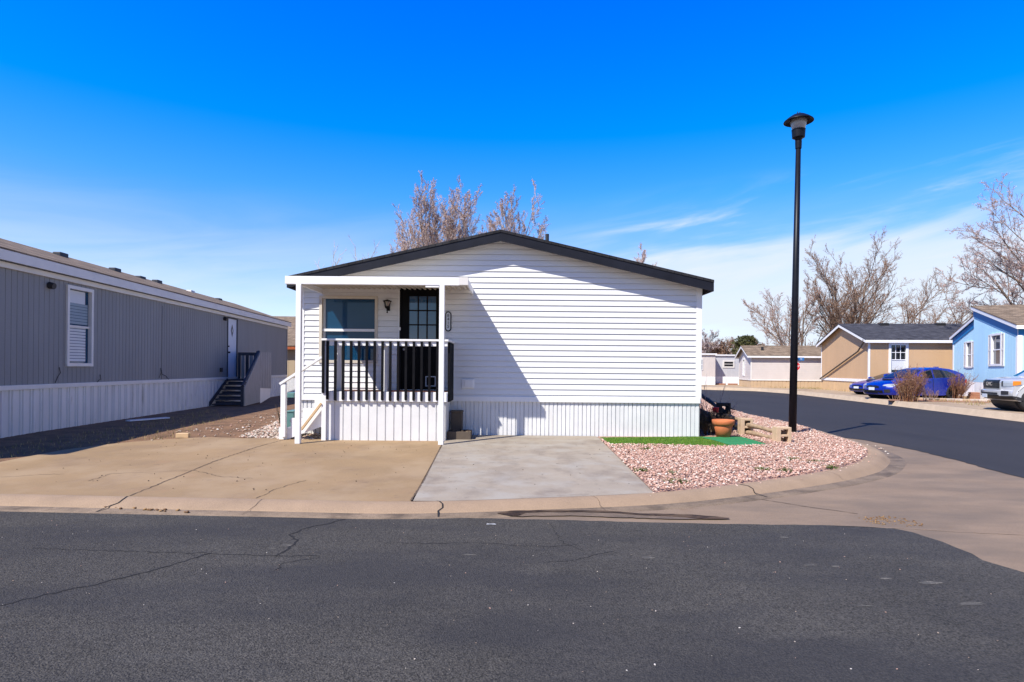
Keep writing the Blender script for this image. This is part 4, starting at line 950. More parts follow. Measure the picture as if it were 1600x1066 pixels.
# ------------------------------------------------------------------ lamp post
YL = 12.55
lb = G(1238, 681); lb = Vector((P(1238, 681, YL).x, YL, yard_h(YL) - .03)); ltp = P(1247.6, 222, YL) 
lp = empty('lamp_post', lb, 0, 'tall black lamp post with a conical shade standing in the pink gravel', 'street lamp')
tp_ = ltp - lb; H = tp_.z
m = MB(); m.tube([(0, 0, 0), tp_ * .5, tp_], [.080, .066, .050], 20); m.build('pole', M['lampblack'], lp, smooth=True)
m = MB(); m.tube([tp_ + Vector((0, 0, -.14)), tp_ + Vector((0, 0, -.02)), tp_ + Vector((0, 0, .02))], [.062, .066, .066], 16); m.lathe([(.05, 0), (.06, .03), (.085, .07), (.125, .09), (.135, .24), (.14, .255), (.12, .26)], tp_, 24); m.build('lamp_base', M['lampblack'], lp, smooth=False)
m = MB(); m.lathe([(.12, .255), (.135, .30), (.165, .42), (.155, .47)], tp_, 24); m.build('lens', M['lampglass'], lp, smooth=True)
m = MB(); m.lathe([(.0, .60), (.05, .592), (.13, .56), (.22, .50), (.285, .445), (.295, .425), (.285, .42), (.21, .47), (.12, .52), (0, .56)], tp_ , 32)
for a in (-.02, .02): m.tube([tp_ + Vector((a * 1.2, 0, .58)), tp_ + Vector((a * 1.2, 0, .635))], .009, 8)
m.build('lamp_shade', M['lampblack'], lp, smooth=True)

# ------------------------------------------------------------------ cinder block and rail fence, pot
fen = empty('rail_fence', G(1225, 697), 0, 'low fence of upright concrete blocks threaded with weathered wooden rails', 'fence')
fl = fen.location.copy()
def block(px0, px1, pyb, pyt, Y, m, rot=0.0):
    a = P(px0, pyb, Y); b = P(px1, pyt, Y); w_ = b.x - a.x; z0 = yard_h(Y); h_ = b.z - z0
    mb = MB(); e = w_ * .30; t = h_ * .13
    mb.box(0, e, 0, .2, 0, h_); mb.box(w_ - e * .7, w_, 0, .2, 0, h_)
    for c, d in ((0, t * .6), (h_ * .5 - t / 2, h_ * .5 + t / 2), (h_ - t, h_)): mb.box(e + .0005, w_ - e * .7 - .0005, .001, .199, c + .001, d - .001)
    o = mb.build('concrete_block', m, fen, bevel=.006); o.location = Vector((a.x, Y, z0)) - fl; o.rotation_euler = (0, 0, rot); return Vector((a.x + w_ * .55, Y + .1, z0)), h_
b1, h1 = block(1213.5, 1237, 697, 668, 10.9, M['block'])
b2, h2 = block(1158, 1177, 687, 654, 12.1, M['block'])
b3, h3 = block(1123, 1142, 672, 630, 13.6, M['darkfence'])
b4 = Vector((P(1098, 650, 16).x, 16.2, 0))
def rail_(a, b, za, zb, m, r=.045):
    p, q = a - fl, b - fl; mb = MB(); pts = []
    for k in range(7):
        t = k / 6; x = p.lerp(q, t); x.z = za + (zb - za) * t - fl.z + .008 * math.sin(k * 2.2); pts.append(x)
    mb.tube(pts, [r * (1 + .12 * math.sin(i * 1.9)) for i in range(7)], 8); mb.build('rail', m, fen, smooth=True)
rail_(b1 + Vector((.06, 0, 0)), b2 + Vector((-.04, .2, 0)), b1.z + h1 * .60, b2.z + h2 * .66, M['rail'])
rail_(b1 + Vector((-.0, 0, 0)), b2 + Vector((-.04, .2, 0)), b1.z + h1 * .20, b2.z + h2 * .22, M['rail'])
rail_(b2, b3 + Vector((0, .2, 0)), b2.z + h2 * .82, b3.z + h3 * .52, M['rail'])
rail_(b3 + Vector((.05, 0, 0)), b4, b3.z + h3 * .58, .66, M['darkfence'], .05)
rail_(b3 + Vector((.05, 0, 0)), b4, b3.z + h3 * .26, .24, M['darkfence'], .05)
rail_(b2, b3 + Vector((0, .2, 0)), b2.z + h2 * .3, b3.z + h3 * .3, M['darkfence'])
q = G(1130, 683.5); pt = empty('flower_pot', q, 0, 'terracotta flower pot standing on the green mat', 'flower pot')
rt_ = (P(1146.5, 660, q.y).x - P(1112.5, 660, q.y).x) / 2; hp = P(1130, 656, q.y).z - q.z
MB().lathe([(0, .0), (rt_ * .60, 0), (rt_ * .84, hp * .70), (rt_ * .82, hp * .72), (rt_ * .84, hp * .74)], (0, 0, 0), 40).build('pot_body', M['terracotta'], pt, smooth=True)
MB().lathe([(rt_ * .85, hp * .70), (rt_ * .93, hp * .72), (rt_ * .97, hp * .80), (rt_, hp * .86), (rt_ * 1.0, hp * .97), (rt_ * .96, hp), (rt_ * .88, hp * .98), (rt_ * .85, hp * .80), (rt_ * .5, hp * .76), (0, hp * .76)], (0, 0, 0), 40).build('pot_rim', M['terracotta'], pt, smooth=True)
MB().lathe([(0, hp * .88), (rt_ * .84, hp * .85)], (0, 0, 0), 20).build('soil', M['dirt'], pt)

# ------------------------------------------------------------------ bare trees
def grow(trunks, levels, rnd, trop=.15, seed=0):
    """returns segment arrays per level: list of (p0,p1,r0,r1)"""
    segs = [[] for _ in range(len(levels) + 1)]
    def branch(p, d, L, r, lv):
        n = max(2, int(4 if lv < 2 else 3)); pts = [p]; dirs = []; dd = d.copy()
        for k in range(n):
            tr = levels[lv - 1]['trop'] if lv else trop
            dd = (dd + Vector((rnd.uniform(-1, 1), rnd.uniform(-1, 1), rnd.uniform(-.6, .8))) * (levels[lv - 1]['wob'] if lv else .09) + Vector((0, 0, tr / n))).normalized()
            q = pts[-1] + dd * (L / n); r0 = r * (1 - .75 * k / n); r1 = r * (1 - .75 * (k + 1) / n)
            segs[lv].append((pts[-1], q, r0, r1)); pts.append(q); dirs.append(dd.copy())
        if lv >= len(levels): return
        S = levels[lv]
        for i in range(S['n']):
            t = S['t0'] + (1 - S['t0']) * (i + rnd.random()) / S['n']; f = min(t * n, n - .001); k = int(f); base = pts[k].lerp(pts[k + 1], f - k); ax = dirs[k]
            per = ax.cross(Vector((rnd.uniform(-1, 1), rnd.uniform(-1, 1), rnd.uniform(-1, 1)))).normalized(); a = R(rnd.uniform(*S['ang']))
            nd = (ax * math.cos(a) + per * math.sin(a)).normalized()
            branch(base, nd, L * S['len'] * rnd.uniform(.7, 1.15) * (1.15 - .5 * t if lv else 1.1 - .35 * t), max(r * (1 - .7 * t) * S['r'], S.get('rmin', .006)), lv + 1)
    for (p, d, L, r) in trunks: branch(Vector(p), Vector(d).normalized(), L, r, 0)
    return segs
def segmesh(name, segs, m, parent, n=3, buds=0, rnd=None, budsize=.05):
    if not segs: return None
    P0 = np.array([s[0][:] for s in segs]); P1 = np.array([s[1][:] for s in segs]); r0 = np.array([s[2] for s in segs]); r1 = np.array([s[3] for s in segs])
    d = P1 - P0; d /= np.linalg.norm(d, axis=1)[:, None] + 1e-9; up = np.where(np.abs(d[:, 2:3]) < .9, np.array([[0, 0, 1.]]), np.array([[1., 0, 0]]))
    u = np.cross(d, up); u /= np.linalg.norm(u, axis=1)[:, None]; w = np.cross(d, u); k = len(segs)
    V = np.empty((k, 2 * n, 3))
    for j in range(n):
        t = 2 * PI * j / n; o = u * math.cos(t) + w * math.sin(t); V[:, j] = P0 + o * r0[:, None]; V[:, n + j] = P1 + o * r1[:, None]
    Fq = np.array([(j, (j + 1) % n, n + (j + 1) % n, n + j) for j in range(n)])[None] + (np.arange(k) * 2 * n)[:, None, None]
    me = bpy.data.meshes.new(name); me.vertices.add(k * 2 * n); me.vertices.foreach_set('co', V.reshape(-1)); Fq = Fq.reshape(-1, 4).astype(np.int32)
    me.loops.add(Fq.size); me.loops.foreach_set('vertex_index', Fq.reshape(-1)); me.polygons.add(len(Fq)); me.polygons.foreach_set('loop_start', (np.arange(len(Fq)) * 4).astype(np.int32)); me.polygons.foreach_set('loop_total', np.full(len(Fq), 4, np.int32))
    me.update(calc_edges=True); me.materials.append(m); o = bpy.data.objects.new(name, me); COL.objects.link(o); o.parent = parent; return o
def budmesh(segs, m, parent, per, size, seed):
    rg = np.random.default_rng(seed); P0 = np.array([s[0][:] for s in segs]); P1 = np.array([s[1][:] for s in segs]); k = len(segs) * per
    idx = np.repeat(np.arange(len(segs)), per); t = rg.random(k)[:, None]; c = P0[idx] * (1 - t) + P1[idx] * t + rg.normal(0, size * .5, (k, 3))
    a = rg.normal(0, 1, (k, 3)); a /= np.linalg.norm(a, axis=1)[:, None]; b = rg.normal(0, 1, (k, 3)); b /= np.linalg.norm(b, axis=1)[:, None]; s_ = size * rg.uniform(.5, 1.2, (k, 1))
    V = np.stack([c, c + a * s_, c + b * s_ * .6], 1)
    me = bpy.data.meshes.new('buds'); me.from_pydata(V.reshape(-1, 3).tolist(), [], np.arange(k * 3).reshape(-1, 3).tolist()); me.materials.append(m); o = bpy.data.objects.new('buds', me); COL.objects.link(o); o.parent = parent
def tree(name, label, loc, trunks, levels, seed, bark, twig, buds=None, per=1, bs=.06, group=None, rmin=None, cat='tree', trunk_levels=2, trop=.15):
    rnd = random.Random(seed); root = empty(name, loc, 0, label, cat, group)
    s = grow(trunks, levels, rnd, trop)
    segmesh('trunk', [q for l in s[:trunk_levels] for q in l], bark, root, 6)
    segmesh('crown', [q for l in s[trunk_levels:] for q in l], twig, root, 3)
    if buds: budmesh(s[-1], buds, root, per, bs, seed)
    return root
UP = [dict(n=9, t0=.25, ang=(14, 32), len=.48, r=.55, trop=.35, wob=.08), dict(n=8, t0=.15, ang=(15, 38), len=.42, r=.55, trop=.35, wob=.1, rmin=.014), dict(n=6, t0=.1, ang=(18, 45), len=.42, r=.6, trop=.25, wob=.12, rmin=.013), dict(n=6, t0=.1, ang=(20, 50), len=.5, r=.6, trop=.2, wob=.15, rmin=.011)]
def topz(px, py, Y): return P(px, py, Y).z
bgrp = 'bare trees behind the white home'
def btree(px, top, Y, seed, label, lev=UP, nst=3, spread=.12, bark=M['bark'], twig=M['twigred'], buds=M['bud'], per=1, bs=.07, grp=bgrp, r=.13, Hs=(.8, 1.0), trop=.15, **kw):
    b = P(px, 590, Y); b.z = 0; Hh = topz(px, top, Y) * .90; rnd = random.Random(seed * 3 + 1); tr = []
    for k in range(nst):
        a = 2 * PI * k / nst + rnd.random(); tr.append(((.12 * math.cos(a), .12 * math.sin(a), 0), (spread * math.cos(a), spread * math.sin(a), 1), Hh * .86 * rnd.uniform(*Hs), r * rnd.uniform(.8, 1.1)))
    return tree('bare_tree', label, b, tr, lev, seed, bark, twig, buds, per, bs, grp, trop=trop, **kw)
btree(690, 272, 36, 1, 'tallest reddish bare tree rising above the white home left of the roof peak', nst=4, spread=.15, per=1)
btree(713, 284, 37.5, 12, 'reddish bare tree between the tallest one and the roof peak', nst=2, spread=.09, per=1)
btree(733, 290, 37, 2, 'reddish bare tree just left of the roof peak', nst=2, spread=.08, per=1)
btree(643, 306, 36, 3, 'slim reddish bare tree left of the tallest one behind the white home', nst=2, spread=.07, per=1)
btree(812, 278, 36, 4, 'reddish bare tree right behind the roof peak', nst=3, spread=.06, per=1)
WH = [dict(n=7, t0=.45, ang=(18, 40), len=.36, r=.5, trop=.4, wob=.06), dict(n=5, t0=.2, ang=(20, 40), len=.4, r=.5, trop=.3, wob=.08, rmin=.014), dict(n=3, t0=.2, ang=(20, 40), len=.4, r=.5, trop=.2, wob=.1, rmin=.010)]
for px, top, lab in ((515, 325, 'pale thin tree furthest left behind the black roof edge'), (550, 322, 'pale thin tree with an upright white trunk behind the roof'), (574, 332, 'pale forked sapling right of the white trunked one')):
    btree(px, top, 30, px, lab, lev=WH, nst=1, spread=.08, bark=M['barkwhite'], twig=M['twigwhite'], buds=None, r=.09)
btree(1000, 388, 42, 6, 'bare treetop poking over the right roof slope, the bigger one', nst=1, spread=.02, buds=M['bud'], r=.09)
btree(930, 350, 42, 7, 'faint bare treetop over the right roof slope, the smaller one', nst=1, spread=.05, buds=None, twig=M['twigwhite'], lev=WH)
btree(618, 392, 38, 17, 'low bare twigs showing over the left roof slope', nst=2, spread=.15, buds=M['bud'])
VASE = [dict(n=11, t0=.10, ang=(20, 48), len=.62, r=.55, trop=.25, wob=.09), dict(n=8, t0=.12, ang=(18, 45), len=.45, r=.55, trop=.2, wob=.1, rmin=.018), dict(n=7, t0=.1, ang=(20, 50), len=.42, r=.6, trop=.12, wob=.12, rmin=.014), dict(n=4, t0=.1, ang=(20, 55), len=.45, r=.6, trop=.1, wob=.15, rmin=.011)]
rg = 'bare trees beyond the tan and blue homes'
btree(1322, 392, 50, 21, 'large tan bare tree with upright limbs behind the tan home', lev=VASE, nst=4, spread=.22, twig=M['twigtan'], buds=M['twigtan'], per=1, grp=rg, r=.2)
btree(1248, 448, 52, 22, 'lower bare tree between the lamp post and the tan gable', lev=VASE, nst=3, spread=.35, twig=M['twigtan'], buds=M['bud'], grp=rg, r=.16)
WIDE = [dict(n=8, t0=.25, ang=(35, 70), len=.75, r=.6, trop=.25, wob=.16), dict(n=7, t0=.2, ang=(25, 60), len=.5, r=.55, trop=.1, wob=.18, rmin=.02), dict(n=6, t0=.1, ang=(20, 60), len=.45, r=.6, trop=0.0, wob=.2, rmin=.014), dict(n=5, t0=.1, ang=(20, 60), len=.5, r=.6, trop=-.05, wob=.2, rmin=.010)]
btree(1436, 448, 48, 23, 'spreading pale bare tree behind the charcoal roof', lev=WIDE, nst=2, spread=.2, twig=M['twigtan'], buds=None, grp=rg, r=.2)
btree(1478, 452, 50, 24, 'second spreading pale bare tree, nearest the blue home', lev=WIDE, nst=2, spread=.2, twig=M['twigtan'], buds=None, grp=rg, r=.2)
# big tree leaning in from the right
b = P(1648, 590, 33); b.z = 0
BIG = [dict(n=11, t0=.30, ang=(28, 62), len=.60, r=.55, trop=.20, wob=.12), dict(n=8, t0=.15, ang=(20, 50), len=.45, r=.55, trop=.12, wob=.14, rmin=.018), dict(n=7, t0=.1, ang=(20, 55), len=.42, r=.6, trop=.05, wob=.15, rmin=.012), dict(n=5, t0=.1, ang=(20, 55), len=.45, r=.6, trop=.05, wob=.18, rmin=.009)]
tree('bare_tree', 'big budding tree with dark arching limbs above the blue home roof', b, [((0, 0, 0), (-.10, 0, 1), 9.3, .26), ((0, 0, 1.5), (-.30, -.1, 1), 7.2, .17), ((0, 0, 1.5), (-.55, .15, .9), 5.8, .14), ((0, 0, 1.5), (.3, 0, 1), 7.5, .17)], BIG, 31, M['bark'], M['twigmauve'], M['bud'], 1, .065, rg)
# low woods on the skyline
FARL = [dict(n=9, t0=.15, ang=(20, 55), len=.6, r=.6, trop=.2, wob=.12), dict(n=8, t0=.1, ang=(20, 50), len=.5, r=.6, trop=.1, wob=.12, rmin=.03), dict(n=6, t0=.1, ang=(20, 50), len=.5, r=.6, trop=.1, wob=.12, rmin=.022)]
fg = 'low trees on the skyline beyond the grey homes'
for i, (px, top, tw, lab) in enumerate(((1098, 522, M['twigmauve'], 'dark bare tree right at the corner of the white home'), (1114, 534, M['twigtan'], 'low brown tree beside the white corner on the skyline'), (1131, 528, M['twigtan'], 'pointed brown tree on the skyline'), (1146, 537, M['twigred'], 'reddish low tree on the skyline between taller ones'), (1178, 528, M['twigtan'], 'rounded brown tree beside the olive evergreen'))):
    btree(px, top, 76, 50 + i, lab, lev=FARL, nst=3, spread=.35, twig=tw, buds=tw, per=2, bs=.2, grp=fg, r=.2)
b = P(1166, 590, 74); b.z = 0; rt0 = empty('evergreen_tree', b, 0, 'olive evergreen on the skyline behind the lilac grey home', 'tree', fg); hh_ = topz(1166, 526, 74)
MB().tube([(0, 0, 0), (0, 0, hh_ * .9)], [.2, .05], 8).build('trunk', M['bark'], rt0)
rr = np.random.default_rng(5); k = 7000; zz_ = rr.uniform(.25, 1, k); th = rr.uniform(0, 2 * PI, k); rad = (1.9 * np.sqrt(1 - ((zz_ - .45) / .58) ** 2 * .95)) * rr.uniform(.45, 1, k) * (1 + .25 * np.sin(th * 5 + zz_ * 14))
c = np.stack([rad * np.cos(th), rad * np.sin(th), zz_ * hh_ ], 1); V = np.stack([c, c + rr.normal(0, .13, (k, 3)), c + rr.normal(0, .13, (k, 3))], 1)
me = bpy.data.meshes.new('crown'); me.from_pydata(V.reshape(-1, 3).tolist(), [], np.arange(k * 3).reshape(-1, 3).tolist()); me.materials.append(M['ever']); o = bpy.data.objects.new('crown', me); COL.objects.link(o); o.parent = rt0

# shrubs
SH = [dict(n=6, t0=.2, ang=(12, 35), len=.5, r=.6, trop=.1, wob=.12, rmin=.006), dict(n=5, t0=.1, ang=(15, 45), len=.5, r=.6, trop=.1, wob=.15, rmin=.004)]
def shrub(loc, Wd, Ht, nst, seed, label, twig=M['shrub'], lev=SH, name='dry_shrub', cat='shrub', group='dry shrubs along the verge', leaf=None, rs=.011):
    rnd = random.Random(seed); tr = []
    for k in range(nst):
        a = rnd.uniform(0, 2 * PI); q = rnd.random() ** .5; tr.append(((q * Wd * .36 * math.cos(a), q * Wd * .36 * math.sin(a), 0), (q * .38 * math.cos(a) * Wd / Ht + rnd.uniform(-.2, .2), q * .38 * math.sin(a) * Wd / Ht, 1), Ht * rnd.uniform(.45, 1.0), rs))
    root = empty(name, loc, 0, label, cat, group); s = grow(tr, lev, rnd, .05)
    segmesh('stems', [q for l in s[:1] for q in l], twig, root, 4); segmesh('twigs', [q for l in s[1:] for q in l], twig, root, 3)
    if leaf: budmesh(s[-1], leaf, root, 1, .03, seed)
    return root
q = G(1420, 627.5, .08); shrub(q, .85, P(1420, 583, q.y).z - .08, 80, 3, 'larger russet dry shrub in front of the blue hatchback door', leaf=M['shrub'])
q = G(1489, 624, .08); shrub(q, .95, P(1489, 588, q.y).z - .08, 80, 4, 'smaller rounded russet shrub nearer the silver pickup', leaf=M['shrub'])
for px, py, h_, lab in ((1448, 627, .55, 'pale dead stalks right of the larger russet shrub'), (1460, 626, .45, 'thin pale stalk in front of the blue car sill'), (1397, 624.5, .35, 'low dry stalks left of the larger russet shrub')):
    q = G(px, py, .08); shrub(q, .4, h_, 9, px, lab, twig=M['twigtan'], name='dead_stalks', cat='dead plant', group='pale dead stalks along the verge')
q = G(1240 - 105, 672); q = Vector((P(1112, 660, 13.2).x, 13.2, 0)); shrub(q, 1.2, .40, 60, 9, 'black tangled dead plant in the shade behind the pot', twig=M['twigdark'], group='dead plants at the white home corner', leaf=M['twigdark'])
q = Vector((P(1112, 660, 14.2).x, 14.2, 0)); shrub(q, .9, 1.15, 7, 10, 'few long bare twigs arching up at the corner of the white home', twig=M['twigmauve'], group='dead plants at the white home corner', lev=SH[:1])
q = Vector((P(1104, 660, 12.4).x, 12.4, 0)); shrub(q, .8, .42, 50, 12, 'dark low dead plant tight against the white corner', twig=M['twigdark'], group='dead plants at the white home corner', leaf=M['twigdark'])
# small red flower pot-like can among the dead plants
q = P(1118, 645, 13.3); o = tag(MB().lathe([(0, 0), (.06, 0), (.075, .12), (.07, .12), (0, .1)], (0, 0, 0), 14).build('red_cup', M['stopred']), 'small red cup caught on the dark rails by the white corner', 'cup'); o.location = (q.x, q.y, q.z)
# fallen leaves under the pot side
patch('leaf_litter', [(1140, 686), (1150, 668), (1175, 676), (1160, 690), (1200, 694), (1170, 690)], 260, .015, .04, M['leaf'], 'dry leaves caught around the concrete block fence', cat='leaves')

# ------------------------------------------------------------------ homes across the side road
def lhouse(*a, **k): return house(*a, **k)
# lilac grey home
th = R(-10); Xd = Vector((math.cos(th), math.sin(th), 0)); Gd = Vector((-math.sin(th), math.cos(th), 0))
cor = P(1173, 600, 44); cor.z = 0; Wd = 4.3
# gable wall faces -Xd, ridge along +Xd: local +Y = Xd
angL = math.atan2(-Xd.x, Xd.y); lx = Vector((math.cos(angL), math.sin(angL), 0))    # local +X
mtl = dict(wall=M['lilac'], skirt=M['beige'], roof=M['shbrown'], fascia=M['white'], corner=M['eavewhite'], soffit=M['brownbox'])
o1 = cor - lx * (Wd / 2)
lil, LW = lhouse('mobile_home', 'lilac grey mobile home with beige skirting and brown roof across the road', o1 + Vector((0, 0, 0)), angL, Wd, 12, .62, 2.46, .72, mtl, 'lap', .13, VSKIRT, .5, ov=.3, ove=.25, fas=.13, zb=-.2, band=.05, holes={'front': [(1.55, 2.15, 1.0, 2.15)]})
window(lil, LW['front'], 1.55, 2.15, 1.0, 2.15, M['white'], M['glassdark'], trim=.1)
for x_, y_ in ((1.2, 1.0), (1.2, 3.2), (1.0, 3.4)):
    m = MB(); m.box(x_ - .08, x_ + .08, y_ - .08, y_ + .08, 2.46 + .72 * (1 - x_ / 2.15), 2.46 + .72 * (1 - x_ / 2.15) + .32); m.build('roof_vent', M['plastic'], lil)
# pale flat home left of it, two volumes
fb = empty('mobile_home', (P(1125, 600, 50).x, 50, 0), R(-3), 'pale grey flat roofed mobile home seen between the white corner and the lilac home', 'mobile home', 'mobile homes in the park')
def vol(x0, x1, y0, y1, wm, name='wall', zt=2.6):
    for wl in (Wall((x0, y0), (x1, y0)), Wall((x1, y0), (x1, y1)), Wall((x0, y1), (x0, y0))):
        clad(wl, [(0, .78), (wl.L, .78), (wl.L, zt), (0, zt)], [], rep(wl.L, GROOVE, .4), 0).build('wall', wm, fb)
        clad(wl, [(0, -.2), (wl.L, -.2), (wl.L, .78), (0, .78)], [], rep(wl.L, VSKIRT, .4), 0).build('skirting', M['white'], fb)
vol(-6, -.4, 0, 4, M['lilac']); vol(-.38, 2.6, 1.0, 4, M['lilac2'])
m = MB(); m.box(-6.1, -.3, -.12, 4.1, 2.6, 2.72); m.box(-.299, 2.7, .9, 4.1, 2.55, 2.66); m.build('roof', M['white'], fb)
wq = Wall((-6, 0), (-.4, 0))
for t0 in (3.35, 4.1): window(fb, wq, t0, t0 + .42, 1.35, 2.2, M['white'], M['glassdark'], trim=.05, proud=.04, recess=-.015)
wq = Wall((-.38, 1.0), (2.6, 1.0)); window(fb, wq, 1.0, 1.75, 1.65, 2.05, M['eavewhite'], M['glassdark'], trim=.12, proud=.04, recess=-.015)
for t0 in (.3, 1.3):
    m = MB(); wq.box(m, t0, t0 + .7, -.1, .2, .1, .5); m.build('step', M['brick'], fb)
# tan home
th = R(-7.5); Xd = Vector((math.cos(th), math.sin(th), 0)); cor = P(1357, 600, 34.0); cor.z = .0
angT = math.atan2(-Xd.x, Xd.y); lx = Vector((math.cos(angT), math.sin(angT), 0)); Wd = 7.0
mtt = dict(wall=M['tan'], skirt=M['tanskirt'], roof=M['shgrey'], fascia=M['white'], corner=M['white'], soffit=M['brownbox'])
o1 = cor - lx * (Wd / 2); zsT = .74; zeT = 3.17
Ls = lambda px: None
def t_on(cor, Xd, px):     # distance along the long wall seen at column px
    k = (px - CX) / F; return (k * cor.y - cor.x) / (Xd.x - k * Xd.y)
tw0_, tw1_ = t_on(cor, Xd, 1392), t_on(cor, Xd, 1415)
zw0_, zw1_ = P(1403, 585, 33.4).z, P(1403, 539, 33.4).z
tan_, TW = lhouse('mobile_home', 'tan mobile home with charcoal roof behind the blue cars', o1, angT, Wd, 6.4, zsT, zeT, 1.07, mtt, 'faint', .4, VSKIRT, .4, ov=.28, ove=.25, fas=.16, zb=-.2, band=.14, holes={'right': [(tw0_, tw1_, zw0_, zw1_)]})
w = window(tan_, TW['right'], tw0_, tw1_, zw0_, zw1_, M['white'], M['glassdark'], trim=.13, proud=.04, rail=True)
m = MB(); wr_ = TW['right']
for i in (1, 2): t = tw0_ + (tw1_ - tw0_) * i / 3; wr_.box(m, t - .015, t + .015, (zw0_ + zw1_) / 2, zw1_ - .001, -.049, -.03)
z = zw0_ + (zw1_ - zw0_) * .75; wr_.box(m, tw0_, tw1_, z - .015, z + .015, -.0485, -.031); m.build('glazing_bar', M['white'], w)
m = MB(); wr_.box(m, tw0_ + .01, tw1_ - .01, zw0_ + .25, (zw0_ + zw1_) / 2 - .03, -.0497, -.045); m.build('blind', M['curtain'], w)
m = MB(); wf_ = TW['front']; q0 = wf_.pt(Wd - .12, zeT - .15, .22); q1 = wf_.pt(.05, .8, .10); m.tube([wf_.pt(Wd - .05, zeT - .02, .28), q0, wf_.pt(Wd - 1.2, 2.5, .09), q1], .045, 8); m.build('slanting_tube', M['brownbox'], tan_)  # thin dark tube slanting down across the gable wall
for yy in (2.2, 5.4):
    xx = .35; m = MB(); m.box(xx - .18, xx + .18, yy - .25, yy + .25, zeT + 1.07 - xx * .3057 + .05, zeT + 1.07 - xx * .3057 + .18); m.build('roof_vent', M['plastic'], tan_, bevel=.02)
# light blue home
C1 = P(1590, 600, 24.0); C1.z = .08; gd = Vector((.34, .94, 0)).normalized(); P1 = C1 + gd * 4.6; rdg = Vector((.94, -.34, 0)).normalized()
angB = math.atan2(-rdg.x, rdg.y)
mtb = dict(wall=M['sky'], skirt=M['white'], roof=M['shbrown'], fascia=M['white'], corner=M['white'], soffit=M['skydark'], frieze=M['skydark'])
def tb(px, Yw=None, base=None):      # x along gable wall from far (-h) to near (+h)
    k = (px - CX) / F; b0 = base if base is not None else C1; g = -gd
    s = (b0.x - k * b0.y) / (k * g.y - g.x) ; return 9.2 + s    # wall t, 9.8 at near corner
wa, wb = tb(1550), tb(1564)
blue, BW = lhouse('mobile_home', 'light blue mobile home with deep blue trim behind the silver pickup', P1, angB, 9.2, 14, .80, 3.18, 1.16, mtb, 'faint', .25, VSKIRT, .3, ov=.12, ove=.2, fas=.15, zb=-.2, recess=.55, frieze=.42, holes={'front': [(wa, wb, 1.62, 2.86)], 'front2': [(2.0, 2.65, 1.55, 2.75)]}, corner=.14)
def shutters(wl, t0, t1, z0, z1):
    for a, b in ((t0 - .34, t0 - .10), (t1 + .10, t1 + .34)):
        m = MB(); 
        for c, d, e, f_ in ((a, a + .04, z0, z1), (b - .04, b, z0, z1), (a + .04, b - .04, z0, z0 + .06), (a + .04, b - .04, z1 - .06, z1), (a + .04, b - .04, (z0 + z1) / 2 - .03, (z0 + z1) / 2 + .03)): wl.box(m, c, d, e, f_, .004, .035)
        z = z0 + .08
        while z < z1 - .09: wl.box(m, a + .041, b - .041, z, z + .03, .006, .026); z += .05
        m.build('shutter', M['eavewhite'], blue)
window(blue, BW['front'], wa, wb, 1.62, 2.86, M['white'], M['glasscurtain'], trim=.09, proud=.04); shutters(BW['front'], wa, wb, 1.52, 2.92)
window(blue, BW['front2'], 2.0, 2.65, 1.55, 2.75, M['white'], M['glasscurtain'], trim=.08, proud=.04); shutters(BW['front2'], 2.0, 2.65, 1.50, 2.8)
q = C1 + gd * 3.5 - rdg * .35; sp = empty('brick_steps', (q.x, q.y, .08), angB, 'small stack of brick red paving steps by the blue home skirting', 'steps')
for k in range(4): m = MB(); m.box(-.2 + k * .01, .2 - k * .01, -.2 + k * .02, .2, k * .085, k * .085 + .08); m.build('step', M['brick'], sp, bevel=.01)
# edging stones
for i in range(9):
    px = 1436 + i * 12.4; q = G(px, 625 + i * .35, .08); m = MB(); m.box(-.155, .155, -.07, .07, 0, .10); o = m.build('edging_stone', M['stonepale'] if i % 3 else M['block'], bevel=.02); o.location = q; o.rotation_euler = (0, 0, random.uniform(-.5, .2))
    tag(o, ['leftmost edging stone, under the larger russet shrub', 'second edging stone from the larger russet shrub', 'third edging stone from the larger russet shrub', 'edging stone just left of the middle of the row', 'edging stone at the middle of the row, below the car door', 'edging stone right below the smaller russet shrub', 'third edging stone from the silver pickup', 'second edging stone from the silver pickup', 'rightmost edging stone, nearest the silver pickup'][i], 'stone', 'edging stones in a row before the blue car')

# stop sign and street names
ys = 38.0; q = P(1243.0, 572.5, ys); ss = empty('stop_sign', (q.x, ys, 0), 0, 'red stop sign with blue street name blades half hidden by the lamp post', 'sign')
MB().tube([(0, .03, 0), (0, .03, P(1242, 556, ys).z)], .03, 8).build('sign_post', M['steel'], ss)
def octo(r, y0, y1, name, m, z):
    pts = [(r / math.cos(PI / 8) * math.cos(PI / 8 + k * PI / 4), z + r / math.cos(PI / 8) * math.sin(PI / 8 + k * PI / 4)) for k in range(8)]; return MB().prism(pts, y0, y1).build(name, m, ss, fix=True)
octo(.30, -.010, 0, 'sign_border', M['signwhite'], q.z); octo(.275, -.014, -.009, 'sign_face', M['stopred'], q.z); text('STOP', .22, .001, M['signwhite'], ss, (0, -.0155, q.z), name='lettering')
z1_ = P(1250, 561, ys).z; m = MB(); m.box(-.05, .55, .0, .01, z1_ - .11, z1_ + .09); m.build('street_name_blade', M['signblue'], ss); text('St', .14, .001, M['signwhite'], ss, (.36, -.002, z1_), name='lettering')
m = MB(); m.hexa([(-.02, -.2, z1_ + .1), (.02, -.2, z1_ + .1), (.12, .3, z1_ + .1), (.08, .3, z1_ + .1), (-.02, -.2, z1_ + .28), (.02, -.2, z1_ + .28), (.12, .3, z1_ + .28), (.08, .3, z1_ + .28)]); m.build('street_name_blade', M['signblue'], ss, fix=True)

